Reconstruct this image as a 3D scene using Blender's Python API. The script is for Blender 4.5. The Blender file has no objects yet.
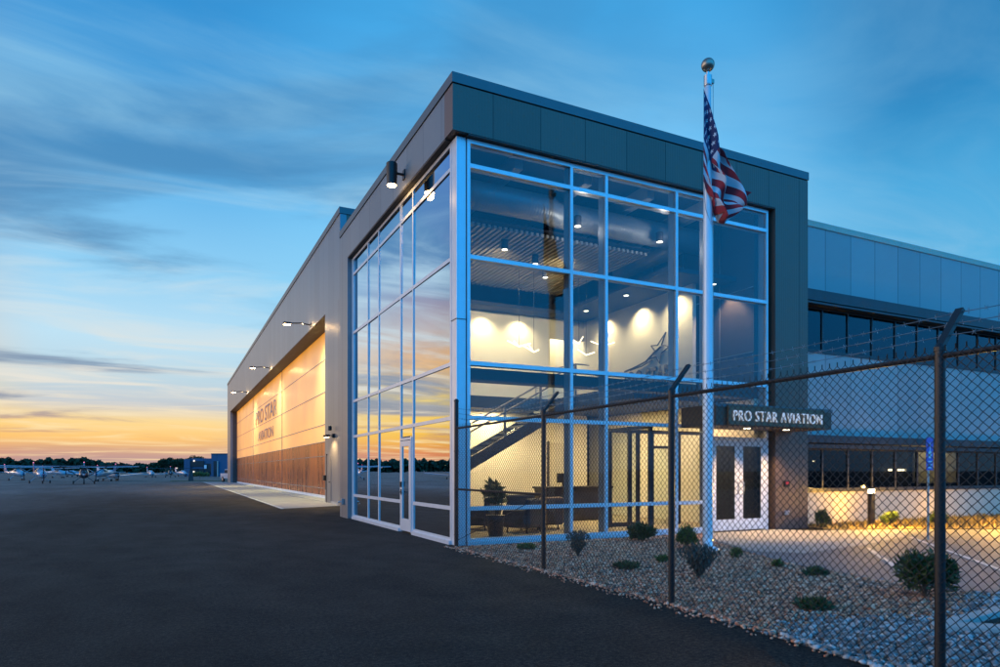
import bpy, bmesh, math, random
import numpy as np
from mathutils import Vector, Matrix
random.seed(7); rng=np.random.default_rng(7)
S=bpy.context.scene; COL=S.collection
PI=math.pi; R=math.radians

# ------------------------------------------------------------------ materials
MATS={}
def nt(name):
    m=bpy.data.materials.new(name); m.use_nodes=True
    n=m.node_tree.nodes; l=m.node_tree.links
    return m,n,l,n['Principled BSDF']
def P(name,col,rough=.5,metal=0,var=.12,scale=3.0,bump=0,bscale=None,spec=.5,coords='Object',stretch=(1,1,1),rvar=0,ribs=None,joints=None,coat=0):
    """principled with noise-mottled colour, optional ribs (axis,period,depth) and joint lines (axis,period,offset,width)"""
    m,n,l,b=nt(name)
    tc=n.new('ShaderNodeTexCoord'); mp=n.new('ShaderNodeMapping'); mp.inputs['Scale'].default_value=stretch
    l.new(tc.outputs[coords],mp.inputs[0])
    nz=n.new('ShaderNodeTexNoise'); nz.inputs['Scale'].default_value=scale; nz.inputs['Detail'].default_value=6
    l.new(mp.outputs[0],nz.inputs['Vector'])
    mr=n.new('ShaderNodeMapRange'); mr.inputs[1].default_value=.25; mr.inputs[2].default_value=.75
    mr.inputs[3].default_value=1-var; mr.inputs[4].default_value=1+var
    l.new(nz.outputs[0],mr.inputs[0])
    vm=n.new('ShaderNodeVectorMath'); vm.operation='SCALE'; vm.inputs[0].default_value=col
    l.new(mr.outputs[0],vm.inputs['Scale'])
    colout=vm.outputs[0]; h=None
    def M(op,a,bb=None):
        q=n.new('ShaderNodeMath'); q.operation=op
        for i,v in enumerate((a,bb)):
            if v is None: continue
            if isinstance(v,(int,float)): q.inputs[i].default_value=v
            else: l.new(v,q.inputs[i])
        return q.outputs[0]
    if ribs or joints:
        sp=n.new('ShaderNodeSeparateXYZ'); l.new(tc.outputs['Object'],sp.inputs[0])
    if ribs:
        ax,per,dep=ribs
        w=M('SINE',M('MULTIPLY',sp.outputs[ax],2*PI/per))
        h=M('MULTIPLY',M('POWER',M('ABSOLUTE',w),.5),dep)
    if joints:
        ax,per,off,wd=joints
        fr=M('FRACT',M('DIVIDE',M('SUBTRACT',sp.outputs[ax],off),per))
        g=M('LESS_THAN',fr,wd/per)
        mx=n.new('ShaderNodeMixRGB'); mx.inputs[2].default_value=(col[0]*.25,col[1]*.25,col[2]*.25,1)
        l.new(g,mx.inputs[0]); l.new(colout,mx.inputs[1]); colout=mx.outputs[0]
        # slight tone change from sheet to sheet
        fl=M('FLOOR',M('DIVIDE',M('SUBTRACT',sp.outputs[ax],off),per))
        wn=n.new('ShaderNodeTexWhiteNoise'); wn.noise_dimensions='1D'; l.new(fl,wn.inputs['W'])
        m2=n.new('ShaderNodeMapRange'); m2.inputs[3].default_value=.93; m2.inputs[4].default_value=1.07; l.new(wn.outputs[0],m2.inputs[0])
        v2=n.new('ShaderNodeVectorMath'); v2.operation='SCALE'; l.new(colout,v2.inputs[0]); l.new(m2.outputs[0],v2.inputs['Scale']); colout=v2.outputs[0]
    l.new(colout,b.inputs['Base Color'])
    b.inputs['Roughness'].default_value=rough; b.inputs['Metallic'].default_value=metal
    b.inputs['Specular IOR Level'].default_value=spec; b.inputs['Coat Weight'].default_value=coat
    if rvar:
        m3=n.new('ShaderNodeMapRange'); m3.inputs[3].default_value=rough-rvar; m3.inputs[4].default_value=rough+rvar
        l.new(nz.outputs[0],m3.inputs[0]); l.new(m3.outputs[0],b.inputs['Roughness'])
    if bump or ribs:
        bp=n.new('ShaderNodeBump'); bp.inputs['Strength'].default_value=1; bp.inputs['Distance'].default_value=1
        if bump:
            n2=n.new('ShaderNodeTexNoise'); n2.inputs['Scale'].default_value=bscale or scale*5; n2.inputs['Detail'].default_value=4
            l.new(mp.outputs[0],n2.inputs['Vector']); hb=M('MULTIPLY',n2.outputs[0],bump)
            h=hb if h is None else M('ADD',h,hb)
        l.new(h,bp.inputs['Height']); l.new(bp.outputs[0],b.inputs['Normal'])
    MATS[name]=m; return m
def EM(name,col,st):
    m,n,l,b=nt(name); b.inputs['Base Color'].default_value=(.8,.8,.8,1)
    b.inputs['Emission Color'].default_value=(*col,1); b.inputs['Emission Strength'].default_value=st
    return m
def GLASS(name,tint,refl=1.0,base=.03,rough=.0,wav=.0012):
    m,n,l,b=nt(name); n.remove(b)
    out=n['Material Output']
    t=n.new('ShaderNodeBsdfTransparent'); t.inputs[0].default_value=(*tint,1)
    g=n.new('ShaderNodeBsdfGlossy'); g.inputs['Roughness'].default_value=rough; g.inputs[0].default_value=(.93,.97,1,1)
    f=n.new('ShaderNodeFresnel'); gi=n.new('ShaderNodeNewGeometry'); im=n.new('ShaderNodeMapRange'); im.inputs[3].default_value=1.5; im.inputs[4].default_value=1/1.5
    l.new(gi.outputs['Backfacing'],im.inputs[0]); l.new(im.outputs[0],f.inputs['IOR'])
    a=n.new('ShaderNodeMath'); a.operation='MULTIPLY_ADD'; a.inputs[1].default_value=refl; a.inputs[2].default_value=base; a.use_clamp=True
    l.new(f.outputs[0],a.inputs[0])
    mx=n.new('ShaderNodeMixShader'); l.new(a.outputs[0],mx.inputs[0]); l.new(t.outputs[0],mx.inputs[1]); l.new(g.outputs[0],mx.inputs[2])
    tc=n.new('ShaderNodeTexCoord'); nz=n.new('ShaderNodeTexNoise'); nz.inputs['Scale'].default_value=.7; nz.inputs['Detail'].default_value=1
    l.new(tc.outputs['Object'],nz.inputs['Vector'])
    bp=n.new('ShaderNodeBump'); bp.inputs['Distance'].default_value=wav; bp.inputs['Strength'].default_value=1
    l.new(nz.outputs[0],bp.inputs['Height']); l.new(bp.outputs[0],g.inputs['Normal']); 
    l.new(mx.outputs[0],out.inputs[0]); return m

M={}
M['clad_s']=P('charcoal_cladding_south',(.155,.103,.078),.42,.35,.06,1.5,.012,.8,ribs=(0,.147,.004),joints=(0,1.185,-.40,.018),rvar=.06)  # same cladding as west, toned darker and warmer against the blue skylight
M['clad_w']=P('charcoal_cladding_west',(.20,.215,.225),.38,.35,.05,1.5,.012,.8,ribs=(1,.147,.003),joints=(1,1.185,.5,.018),rvar=.06)  # same cladding as south, toned paler and cooler for the west light
M['clad_hangar']=P('grey_hangar_cladding',(.215,.235,.255),.36,.4,.05,.6,.012,.6,ribs=(1,.3,.004),joints=(1,1.2,.1,.02),rvar=.05)
M['cap']=P('dark_metal_coping',(.11,.125,.13),.4,.4,.05,2)
M['groove']=P('dark_reveal',(.02,.02,.022),.7)
M['soffit']=P('dark_soffit_metal',(.07,.065,.06),.6)
M['alu']=P('white_aluminium_frame',(.72,.75,.78),.32,.25,.04,4,rvar=.05)
M['alu_in']=P('grey_inner_mullion',(.3,.31,.32),.45,.2,.04,4)
M['glass']=GLASS('reflective_clear_glass',(.88,.92,.92),.8,.0,wav=.0004)
M['glass_w']=GLASS('reflective_west_glass',(.38,.40,.40),5.2,.10,wav=.0004)
M['glass_dark']=GLASS('tinted_office_glass',(.42,.46,.5),.7,.0,wav=.0004)
M['glass_door']=GLASS('dark_door_glass',(.2,.22,.25),1.0,.0,wav=.0004)
M['emblem']=P('dark_bronze_emblem',(.10,.09,.08),.4,.6)
M['concrete']=P('concrete_slab',(.34,.33,.31),.8,0,.14,1.3,.003,40)
M['white_wall']=P('off_white_metal_panel',(.38,.37,.35),.5,.05,.035,1.2,joints=(0,1.156,.52,.02),rvar=.06)
M['white_wall2']=P('off_white_smooth_wall',(.56,.50,.38),.55,0,.05,1.5,.002,20)
M['dark_band']=P('dark_bronze_metal',(.05,.052,.055),.45,.4,.1,3)
M['black']=P('black_powder_coat',(.008,.008,.009),.45,.0,.1,8,rvar=.08)
M['vinyl']=P('black_vinyl_wire',(.007,.007,.008),.45,.1,.1,20)
M['galv']=P('galvanised_wire',(.35,.37,.38),.35,.8,.1,20)
M['cream']=P('cream_interior_paint',(.74,.67,.52),.8,0,.03,2)
M['greyp']=P('grey_interior_wall',(.032,.027,.025),.75,0,.08,2)
M['ceil']=P('dark_blue_grey_ceiling',(.02,.025,.035),.8,0,.06,2)
M['duct']=P('galvanised_spiral_duct',(.42,.42,.42),.45,.35,.08,2,ribs=(0,.16,.006))
M['slat']=P('pale_wood_slat',(.42,.36,.28),.6,0,.25,3,stretch=(6,.4,6))
M['tile']=P('tan_carpet_floor',(.38,.30,.19),.75,0,.12,4)
M['stair']=P('dark_brown_stair_steel',(.022,.016,.016),.45,.2,.1,5)
M['steel']=P('brushed_steel',(.5,.5,.5),.3,.9,.08,10)
M['desk']=P('espresso_veneer',(.03,.022,.018),.4,0,.25,3,stretch=(1,1,9))
M['leather']=P('dark_grey_leather',(.035,.037,.042),.42,0,.2,5,.004,30)
M['leather_tan']=P('brown_leather',(.16,.07,.03),.42,0,.2,5,.004,30)
M['pole']=P('white_painted_pole',(.78,.8,.82),.28,.1,.04,3)
M['ball']=P('brushed_bronze_ball',(.35,.3,.24),.35,.8,.1,12)
M['rope']=P('white_halyard_rope',(.5,.5,.5),.9)
M['leaf_a']=P('dark_green_leaf',(.042,.07,.016),.55,0,.4,30)
M['leaf_b']=P('grey_green_leaf',(.06,.075,.06),.6,0,.35,30)
M['leaf_c']=P('mid_green_leaf',(.07,.12,.02),.55,0,.4,30)
M['leaf_t']=P('tree_leaf',(.03,.045,.018),.7,0,.45,.4)
M['bark']=P('brown_bark',(.09,.065,.045),.9,0,.3,9,.01,30)
M['mulch']=P('bark_mulch_bed',(.20,.135,.05),.95,0,.5,9,.02,40)
M['red']=P('red_paint',(.45,.02,.03),.5); 
M['plane_white']=P('aircraft_white_paint',(.36,.42,.48),.25,0,.05,2,coat=.5)
M['plane_blue']=P('aircraft_blue_paint',(.04,.08,.2),.25,0,.05,2,coat=.5)
M['plane_dark']=P('aircraft_dark_paint',(.03,.035,.045),.3,0,.05,2,coat=.5)
M['rubber']=P('black_rubber',(.02,.02,.02),.8)
M['blue_clad']=P('blue_metal_cladding',(.025,.09,.17),.5,.1,.08,.5,joints=(0,3.0,0,.08))
M['window_far']=P('dark_far_window',(.02,.03,.035),.1,0,.1,1)
M['letter']=EM('lit_channel_letter',(1,.9,.75),.30)
M['lamp_warm']=EM('warm_lamp_lens',(1,.62,.25),60)
M['lamp_warm2']=EM('warm_small_lens',(1,.7,.35),14)
M['led']=EM('pendant_led_tube',(1,.75,.45),3.2)
M['can']=EM('downlight_lens',(1,.85,.62),6)
M['far_lamp']=EM('far_window_glow',(1,.75,.4),1.3)
M['beacon']=EM('red_beacon_glow',(1,.03,.04),1.2)
M['sign_blue']=P('blue_sign_sheet',(.01,.08,.5),.35)
M['sign_white']=P('white_sign_sheet',(.8,.8,.8),.4)
M['line']=P('worn_white_line',(.55,.55,.52),.7,0,.3,6)
M['kerb']=P('pale_concrete_kerb',(.42,.40,.36),.8,0,.12,8,.003,40)
M['pot']=P('black_planter',(.02,.02,.02),.4)

# asphalt
def asphalt():
    m,n,l,b=nt('dark_sealed_asphalt')
    tc=n.new('ShaderNodeTexCoord')
    def noise(sc,det,st=(1,1,1)):
        mp=n.new('ShaderNodeMapping'); mp.inputs['Scale'].default_value=st; l.new(tc.outputs['Object'],mp.inputs[0])
        q=n.new('ShaderNodeTexNoise'); q.inputs['Scale'].default_value=sc; q.inputs['Detail'].default_value=det; l.new(mp.outputs[0],q.inputs['Vector']); return q.outputs[0]
    def mr(i,a,c,d,e):
        q=n.new('ShaderNodeMapRange'); q.inputs[1].default_value=a;q.inputs[2].default_value=c;q.inputs[3].default_value=d;q.inputs[4].default_value=e; l.new(i,q.inputs[0]); return q.outputs[0]
    def mul(a,c,op='MULTIPLY'):
        q=n.new('ShaderNodeMath'); q.operation=op
        for i,v in enumerate((a,c)):
            if isinstance(v,(int,float)): q.inputs[i].default_value=v
            else: l.new(v,q.inputs[i])
        return q.outputs[0]
    big=mr(noise(.16,9,(1.5,.45,1)),.32,.68,.66,1.45)
    mid=mul(mr(noise(2.2,8),.3,.7,.78,1.25),mr(noise(22,3),.35,.65,.5,1.6))
    grit=mr(noise(70,2),.35,.65,.35,1.8)
    f=mul(mul(big,mid),grit)
    sp=n.new('ShaderNodeSeparateXYZ'); l.new(tc.outputs['Object'],sp.inputs[0])
    # paler base colour to the west and in the far distance
    pale_mask=mul(mr(sp.outputs[0],-9,-16,0,1),1)
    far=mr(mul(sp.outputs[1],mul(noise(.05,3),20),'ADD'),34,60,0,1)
    pale_mask=mul(pale_mask,far,'MAXIMUM')
    mx=n.new('ShaderNodeMixRGB'); mx.inputs[1].default_value=(.026,.0195,.0155,1); mx.inputs[2].default_value=(.13,.104,.09,1); l.new(pale_mask,mx.inputs[0])
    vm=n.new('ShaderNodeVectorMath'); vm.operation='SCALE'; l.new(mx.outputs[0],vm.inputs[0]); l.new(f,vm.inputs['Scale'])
    l.new(vm.outputs[0],b.inputs['Base Color'])
    l.new(mr(noise(.9,6,(1.2,.7,1)),.3,.7,.7,.85),b.inputs['Roughness'])
    b.inputs['Specular IOR Level'].default_value=.16
    v=n.new('ShaderNodeTexVoronoi'); v.inputs['Scale'].default_value=90; l.new(tc.outputs['Object'],v.inputs['Vector'])
    bp=n.new('ShaderNodeBump'); bp.inputs['Distance'].default_value=.006; bp.inputs['Strength'].default_value=.9; l.new(v.outputs[0],bp.inputs['Height']); l.new(bp.outputs[0],b.inputs['Normal'])
    return m
M['asphalt']=asphalt()

# translucent hangar door skin: uneven orange emission stands in for light coming through
def door_skin():
    m,n,l,b=nt('translucent_door_panel')
    tc=n.new('ShaderNodeTexCoord'); sp=n.new('ShaderNodeSeparateXYZ'); l.new(tc.outputs['Object'],sp.inputs[0])
    nz=n.new('ShaderNodeTexNoise'); nz.inputs['Scale'].default_value=.35; nz.inputs['Detail'].default_value=3; l.new(tc.outputs['Object'],nz.inputs['Vector'])
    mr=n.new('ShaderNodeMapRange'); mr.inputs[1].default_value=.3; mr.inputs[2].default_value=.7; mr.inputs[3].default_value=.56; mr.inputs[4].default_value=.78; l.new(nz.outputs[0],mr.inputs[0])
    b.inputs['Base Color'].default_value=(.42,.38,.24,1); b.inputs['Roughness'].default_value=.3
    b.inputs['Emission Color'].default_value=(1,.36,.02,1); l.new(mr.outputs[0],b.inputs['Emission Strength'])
    w=n.new('ShaderNodeMath'); w.operation='MULTIPLY'; w.inputs[1].default_value=2*PI/.3; l.new(sp.outputs[1],w.inputs[0])
    s=n.new('ShaderNodeMath'); s.operation='SINE'; l.new(w.outputs[0],s.inputs[0])
    bp=n.new('ShaderNodeBump'); bp.inputs['Distance'].default_value=.002; l.new(s.outputs[0],bp.inputs['Height']); l.new(bp.outputs[0],b.inputs['Normal'])
    return m
M['door_panel']=door_skin(); M['canopy']=P('bronze_canopy_metal',(.10,.065,.045),.45,.3,.08,3)
M['door_metal']=P('ribbed_door_metal_reflection_tint',(.42,.13,.03),.28,.5,.5,.9,stretch=(1,1.6,.25),ribs=(1,.45,.004),rvar=.08)  # orange reflection and its upright streaks are put into the base colour
M['door_rail']=P('grey_door_rail',(.30,.28,.30),.4,.4)
M['door_letter']=P('grey_violet_lettering',(.36,.27,.28),.55)

# ------------------------------------------------------------------ mesh builder
class MB:
    def __init__(s): s.v=[]; s.f=[]; s.mi=[]; s.cur=0
    def add(s,vs,fs):
        o=len(s.v); s.v+= [tuple(v) for v in vs]; s.f+=[tuple(i+o for i in f) for f in fs]; s.mi+=[s.cur]*len(fs); return s
    def box(s,x0,x1,y0,y1,z0,z1):
        return s.add([(x,y,z) for x in(x0,x1) for y in(y0,y1) for z in(z0,z1)],
          [(0,1,3,2),(4,6,7,5),(0,4,5,1),(2,3,7,6),(0,2,6,4),(1,5,7,3)])
    def obox(s,c,sz,rot=0,tilt=None):
        m=Matrix.Translation(c)@Matrix.Rotation(rot,4,'Z')@(tilt or Matrix.Identity(4))
        a,b,d=[q/2 for q in sz]
        vs=[m@Vector((x,y,z)) for x in(-a,a) for y in(-b,b) for z in(-d,d)]
        return s.add(vs,[(0,1,3,2),(4,6,7,5),(0,4,5,1),(2,3,7,6),(0,2,6,4),(1,5,7,3)])
    def tube(s,pts,r,n=8,caps=True):
        pts=[Vector(p) for p in pts]; k=len(pts); rs=r if isinstance(r,(list,tuple)) else [r]*k
        o=len(s.v); up=None
        for i,p in enumerate(pts):
            d=(pts[min(i+1,k-1)]-pts[max(i-1,0)]).normalized()
            a=Vector((0,0,1)) if abs(d.z)<.9 else Vector((1,0,0))
            u=d.cross(a).normalized(); w=d.cross(u)
            for j in range(n):
                t=2*PI*j/n; s.v.append(tuple(p+rs[i]*(math.cos(t)*u+math.sin(t)*w)))
        for i in range(k-1):
            for j in range(n):
                s.f.append((o+i*n+j,o+i*n+(j+1)%n,o+(i+1)*n+(j+1)%n,o+(i+1)*n+j)); s.mi.append(s.cur)
        if caps:
            s.f.append(tuple(o+j for j in range(n))[::-1]); s.f.append(tuple(o+(k-1)*n+j for j in range(n))); s.mi+=[s.cur]*2
        return s
    def lathe(s,prof,c=(0,0,0),n=20,axis='Z'):
        o=len(s.v); k=len(prof)
        for r,z in prof:
            for j in range(n):
                t=2*PI*j/n; p=(r*math.cos(t),r*math.sin(t),z)
                if axis=='Y': p=(p[0],p[2],p[1])
                if axis=='X': p=(p[2],p[0],p[1])
                s.v.append((p[0]+c[0],p[1]+c[1],p[2]+c[2]))
        for i in range(k-1):
            for j in range(n):
                s.f.append((o+i*n+j,o+i*n+(j+1)%n,o+(i+1)*n+(j+1)%n,o+(i+1)*n+j)); s.mi.append(s.cur)
        s.f.append(tuple(o+j for j in range(n))[::-1]); s.f.append(tuple(o+(k-1)*n+j for j in range(n))); s.mi+=[s.cur]*2
        return s
    def poly(s,pts,z0,z1):
        """prism from an xy outline"""
        n=len(pts); o=len(s.v)
        s.v+=[(p[0],p[1],z0) for p in pts]+[(p[0],p[1],z1) for p in pts]
        s.f.append(tuple(o+i for i in range(n))[::-1]); s.f.append(tuple(o+n+i for i in range(n)))
        s.f+=[(o+i,o+(i+1)%n,o+n+(i+1)%n,o+n+i) for i in range(n)]; s.mi+=[s.cur]*(n+2); return s
    def build(s,name,mat,parent=None,smooth=False,bevel=0):
        me=bpy.data.meshes.new(name); me.from_pydata(s.v,[],s.f); me.update()
        for m in (mat if isinstance(mat,(list,tuple)) else [mat]): me.materials.append(m)
        if any(s.mi): me.polygons.foreach_set('material_index',s.mi)
        bm=bmesh.new(); bm.from_mesh(me); bmesh.ops.recalc_face_normals(bm,faces=bm.faces); bm.to_mesh(me); bm.free()
        if smooth: me.polygons.foreach_set('use_smooth',[True]*len(me.polygons))
        return link(name,me,parent,bevel)
def link(name,me,parent=None,bevel=0):
    o=bpy.data.objects.new(name,me); COL.objects.link(o)
    if parent: o.parent=parent
    if bevel:
        b=o.modifiers.new('bevel','BEVEL'); b.width=bevel; b.segments=2; b.limit_method='ANGLE'
    return o
def tag(o,label=None,cat=None,group=None,kind=None):
    if label: o['label']=label
    if cat: o['category']=cat
    if group: o['group']=group
    if kind: o['kind']=kind
    return o
def empty(name,loc,rz=0,label=None,cat=None,group=None):
    o=bpy.data.objects.new(name,None); COL.objects.link(o); o.location=loc; o.rotation_euler=(0,0,rz); o.empty_display_size=.2
    return tag(o,label,cat,group)
def copy_tree(o,parent=None):
    c=o.copy(); COL.objects.link(c)
    if parent is not None: c.parent=parent
    for ch in list(o.children): copy_tree(ch,c)
    return c
def BX(name,mat,parent,*b,bevel=0):
    return MB().box(*b).build(name,mat,parent,bevel=bevel)
def text_mesh(body,w,h,ext,font_space=1.0,bold=0):
    cu=bpy.data.curves.new('t','FONT'); cu.body=body; cu.size=1; cu.extrude=.02; cu.space_character=font_space; cu.resolution_u=3; cu.offset=bold
    o=bpy.data.objects.new('t',cu); COL.objects.link(o)
    dg=bpy.context.evaluated_depsgraph_get(); me=bpy.data.meshes.new_from_object(o.evaluated_get(dg))
    bpy.data.objects.remove(o); bpy.data.curves.remove(cu)
    co=np.array([v.co[:] for v in me.vertices]); mn=co.min(0); mx=co.max(0)
    co=(co-mn)/(mx-mn)*np.array([w,h,ext]); me.vertices.foreach_set('co',co.ravel()); me.update()
    return me
def raw(name,V,F,mat,parent=None,smooth=False):
    me=bpy.data.meshes.new(name); V=np.asarray(V,dtype=np.float32); F=np.asarray(F,dtype=np.int32)
    me.vertices.add(len(V)); me.vertices.foreach_set('co',V.ravel())
    k=F.shape[1]; me.loops.add(F.size); me.loops.foreach_set('vertex_index',F.ravel())
    me.polygons.add(len(F)); me.polygons.foreach_set('loop_start',np.arange(0,F.size,k,dtype=np.int32)); 
    me.update(calc_edges=True); me.validate()
    me.materials.append(mat)
    if smooth: me.polygons.foreach_set('use_smooth',[True]*len(me.polygons))
    return link(name,me,parent)

# ------------------------------------------------------------------ camera
az=math.atan(328/667)
CAM=Vector((-5.448,-13.178,1.6))
cam=bpy.data.cameras.new('camera'); co=bpy.data.objects.new('camera',cam); COL.objects.link(co)
cam.sensor_width=36; cam.lens=667/1000*36; cam.shift_y=.1375; cam.clip_start=.05; cam.clip_end=12000
co.location=CAM; co.rotation_euler=(R(90),0,-az); S.camera=co
FX,FY=math.sin(az),math.cos(az)
def at(px,depth):
    l=(px-500)/667; return CAM.x+depth*(FX+l*FY), CAM.y+depth*(FY-l*FX)

# ------------------------------------------------------------------ sky
def sky():
    w=bpy.data.worlds.new('World'); S.world=w; w.use_nodes=True; n=w.node_tree.nodes; l=w.node_tree.links
    bg=n['Background']
    tc=n.new('ShaderNodeTexCoord'); nm=n.new('ShaderNodeVectorMath'); nm.operation='NORMALIZE'; l.new(tc.outputs['Generated'],nm.inputs[0])
    sp=n.new('ShaderNodeSeparateXYZ'); l.new(nm.outputs[0],sp.inputs[0])
    def MT(op,a,b=None,c=None,clamp=False):
        q=n.new('ShaderNodeMath'); q.operation=op; q.use_clamp=clamp
        for i,v in enumerate((a,b,c)):
            if v is None: continue
            if isinstance(v,(int,float)): q.inputs[i].default_value=v
            else: l.new(v,q.inputs[i])
        return q.outputs[0]
    def MR(i,a,b,c=0,d=1,sm=True):
        q=n.new('ShaderNodeMapRange'); q.interpolation_type='SMOOTHSTEP' if sm else 'LINEAR'
        q.inputs[1].default_value=a;q.inputs[2].default_value=b;q.inputs[3].default_value=c;q.inputs[4].default_value=d; l.new(i,q.inputs[0]); return q.outputs[0]
    def lin(c):
        return tuple(((x/255)/12.92 if x/255<=.04045 else ((x/255+.055)/1.055)**2.4) for x in c)
    el=MT('MULTIPLY',MT('ARCSINE',MT('MAXIMUM',sp.outputs[2],0)),180/PI)     # degrees
    def ramp(stops):
        q=n.new('ShaderNodeValToRGB'); l.new(MT('DIVIDE',el,90),q.inputs[0]); e=q.color_ramp.elements
        for i,(d,c) in enumerate(stops):
            k=e[i] if i<2 else e.new(d/90); k.position=d/90; k.color=(*lin(c),1)
        return q.outputs[0]
    west=ramp([(0,(190,130,120)),(1.4,(230,140,90)),(3,(255,196,72)),(6,(255,218,104)),(9,(250,190,115)),(12,(185,165,165)),(16,(115,135,180)),(26,(70,122,190)),(36,(50,115,190)),(90,(32,100,175))])
    north=ramp([(0,(160,145,160)),(1.3,(205,160,145)),(2.4,(255,200,120)),(3.8,(255,220,150)),(5,(200,205,210)),(7,(190,215,228)),(10,(190,226,245)),(15,(145,208,245)),(22,(92,178,235)),(30,(52,148,215)),(90,(30,110,180))])
    east=ramp([(0,(130,180,210)),(8,(115,190,228)),(14,(95,182,228)),(20,(70,168,222)),(26,(42,135,195)),(34,(35,120,180)),(90,(30,100,170))])
    mid=ramp([(0,(170,195,210)),(8,(160,215,240)),(15,(142,212,248)),(25,(110,198,252)),(34,(70,172,235)),(60,(45,130,200))])
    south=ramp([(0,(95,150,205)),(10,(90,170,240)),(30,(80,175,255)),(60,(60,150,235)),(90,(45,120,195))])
    hx=MT('DIVIDE',sp.outputs[0],MT('MAXIMUM',MT('SQRT',MT('ADD',MT('MULTIPLY',sp.outputs[0],sp.outputs[0]),MT('MULTIPLY',sp.outputs[1],sp.outputs[1]))),.001))
    hy=MT('DIVIDE',sp.outputs[1],MT('MAXIMUM',MT('SQRT',MT('ADD',MT('MULTIPLY',sp.outputs[0],sp.outputs[0]),MT('MULTIPLY',sp.outputs[1],sp.outputs[1]))),.001))
    def dirdot(deg): return MT('ADD',MT('MULTIPLY',hx,math.sin(R(deg))),MT('MULTIPLY',hy,math.cos(R(deg))))
    def mix(f,a,b):
        q=n.new('ShaderNodeMixRGB'); l.new(f,q.inputs[0]); l.new(a,q.inputs[1]); l.new(b,q.inputs[2]); return q.outputs[0]
    # east -> north -> west by azimuth clockwise from +Y
    c=mix(MR(dirdot(0),.55,.98),east,north)
    c=mix(MT('MULTIPLY',MR(dirdot(30),.88,.995),.9),c,mid)
    c=mix(MR(dirdot(-34),.895,.985),c,west)
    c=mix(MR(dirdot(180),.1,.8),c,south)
    # clouds: streaks on a flat layer seen in perspective
    dz=MT('ADD',sp.outputs[2],.07)
    cb=n.new('ShaderNodeCombineXYZ'); l.new(MT('DIVIDE',sp.outputs[0],dz),cb.inputs[0]); l.new(MT('DIVIDE',sp.outputs[1],dz),cb.inputs[1])
    def cloud(scale,st,rot,seed,det=7,dist=.5):
        mp=n.new('ShaderNodeMapping'); mp.inputs['Scale'].default_value=st; mp.inputs['Rotation'].default_value=(0,0,R(rot)); mp.inputs['Location'].default_value=(seed,seed*.7,0); l.new(cb.outputs[0],mp.inputs[0])
        q=n.new('ShaderNodeTexNoise'); q.inputs['Scale'].default_value=scale; q.inputs['Detail'].default_value=det; q.inputs['Distortion'].default_value=dist; q.inputs['Roughness'].default_value=.55
        l.new(mp.outputs[0],q.inputs['Vector']); return q.outputs[0]
    bright=MR(cloud(1.1,(.75,1.5,1),28,3.1,9,.9),.44,.72)
    dark=MR(cloud(.62,(.8,1.3,1),24,9.4,9,.7),.47,.66)
    lowm=MR(el,0,26,1,.0); lowfade=MR(el,1.5,6)
    def ramp2(stops): return ramp(stops)
    bcol=ramp2([(0,(250,215,170)),(3,(255,225,165)),(6,(235,228,215)),(12,(205,226,236)),(25,(150,205,235)),(90,(95,165,215))])
    dcol=ramp2([(0,(150,120,125)),(2.5,(200,150,130)),(5,(140,150,170)),(12,(95,140,180)),(22,(70,130,180)),(90,(35,100,160))])
    nofront=MR(dirdot(180),-.2,.5,1,.35)
    nt1=MT('MULTIPLY',MT('MULTIPLY',bright,MR(el,1,60,.95,.3)),nofront)
    nt2=MT('MULTIPLY',MT('MULTIPLY',MT('MULTIPLY',dark,MR(el,4,60,.9,.35)),MR(el,.5,3.5)),nofront)
    eastcut=MR(dirdot(-10),.55,.95,.30,1)
    c=mix(MT('MULTIPLY',nt2,eastcut),c,dcol); c=mix(MT('MULTIPLY',nt1,eastcut),c,bcol)
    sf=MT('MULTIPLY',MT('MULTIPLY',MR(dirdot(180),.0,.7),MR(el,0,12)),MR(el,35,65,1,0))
    bl=n.new('ShaderNodeRGB'); bl.outputs[0].default_value=(.035,.80,2.1,1)  # added strong blue in the unseen southern sky, lights the south faces
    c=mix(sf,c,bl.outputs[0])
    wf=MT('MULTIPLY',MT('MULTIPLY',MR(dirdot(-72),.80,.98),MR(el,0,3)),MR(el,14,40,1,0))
    wl=n.new('ShaderNodeRGB'); wl.outputs[0].default_value=(2.7,2.35,2.25,1)  # added bright patch in the unseen western sky, lights the west faces
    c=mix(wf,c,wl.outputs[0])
    # below the horizon
    gr=n.new('ShaderNodeRGB'); gr.outputs[0].default_value=(.03,.035,.045,1)
    c=mix(MR(sp.outputs[2],-.02,0),gr.outputs[0],c)
    # a little physically based dusk sky on top
    nk=n.new('ShaderNodeTexSky'); nk.sky_type='NISHITA'; nk.sun_disc=False; nk.sun_elevation=R(1.5); nk.sun_rotation=R(-42)
    sc=n.new('ShaderNodeVectorMath'); sc.operation='SCALE'; sc.inputs['Scale'].default_value=.004; l.new(nk.outputs[0],sc.inputs[0])
    ad=n.new('ShaderNodeVectorMath'); ad.operation='ADD'; l.new(c,ad.inputs[0]); l.new(sc.outputs[0],ad.inputs[1])
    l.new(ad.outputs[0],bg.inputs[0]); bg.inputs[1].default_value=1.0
sky()
sun=bpy.data.lights.new('sun','SUN'); sun.energy=.45; sun.angle=R(14); sun.color=(1,.58,.4)
so=bpy.data.objects.new('sun',sun); COL.objects.link(so)
d=-Vector((math.sin(R(-42)),math.cos(R(-42)),math.tan(R(3)))); so.rotation_euler=d.to_track_quat('-Z','Y').to_euler()

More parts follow.
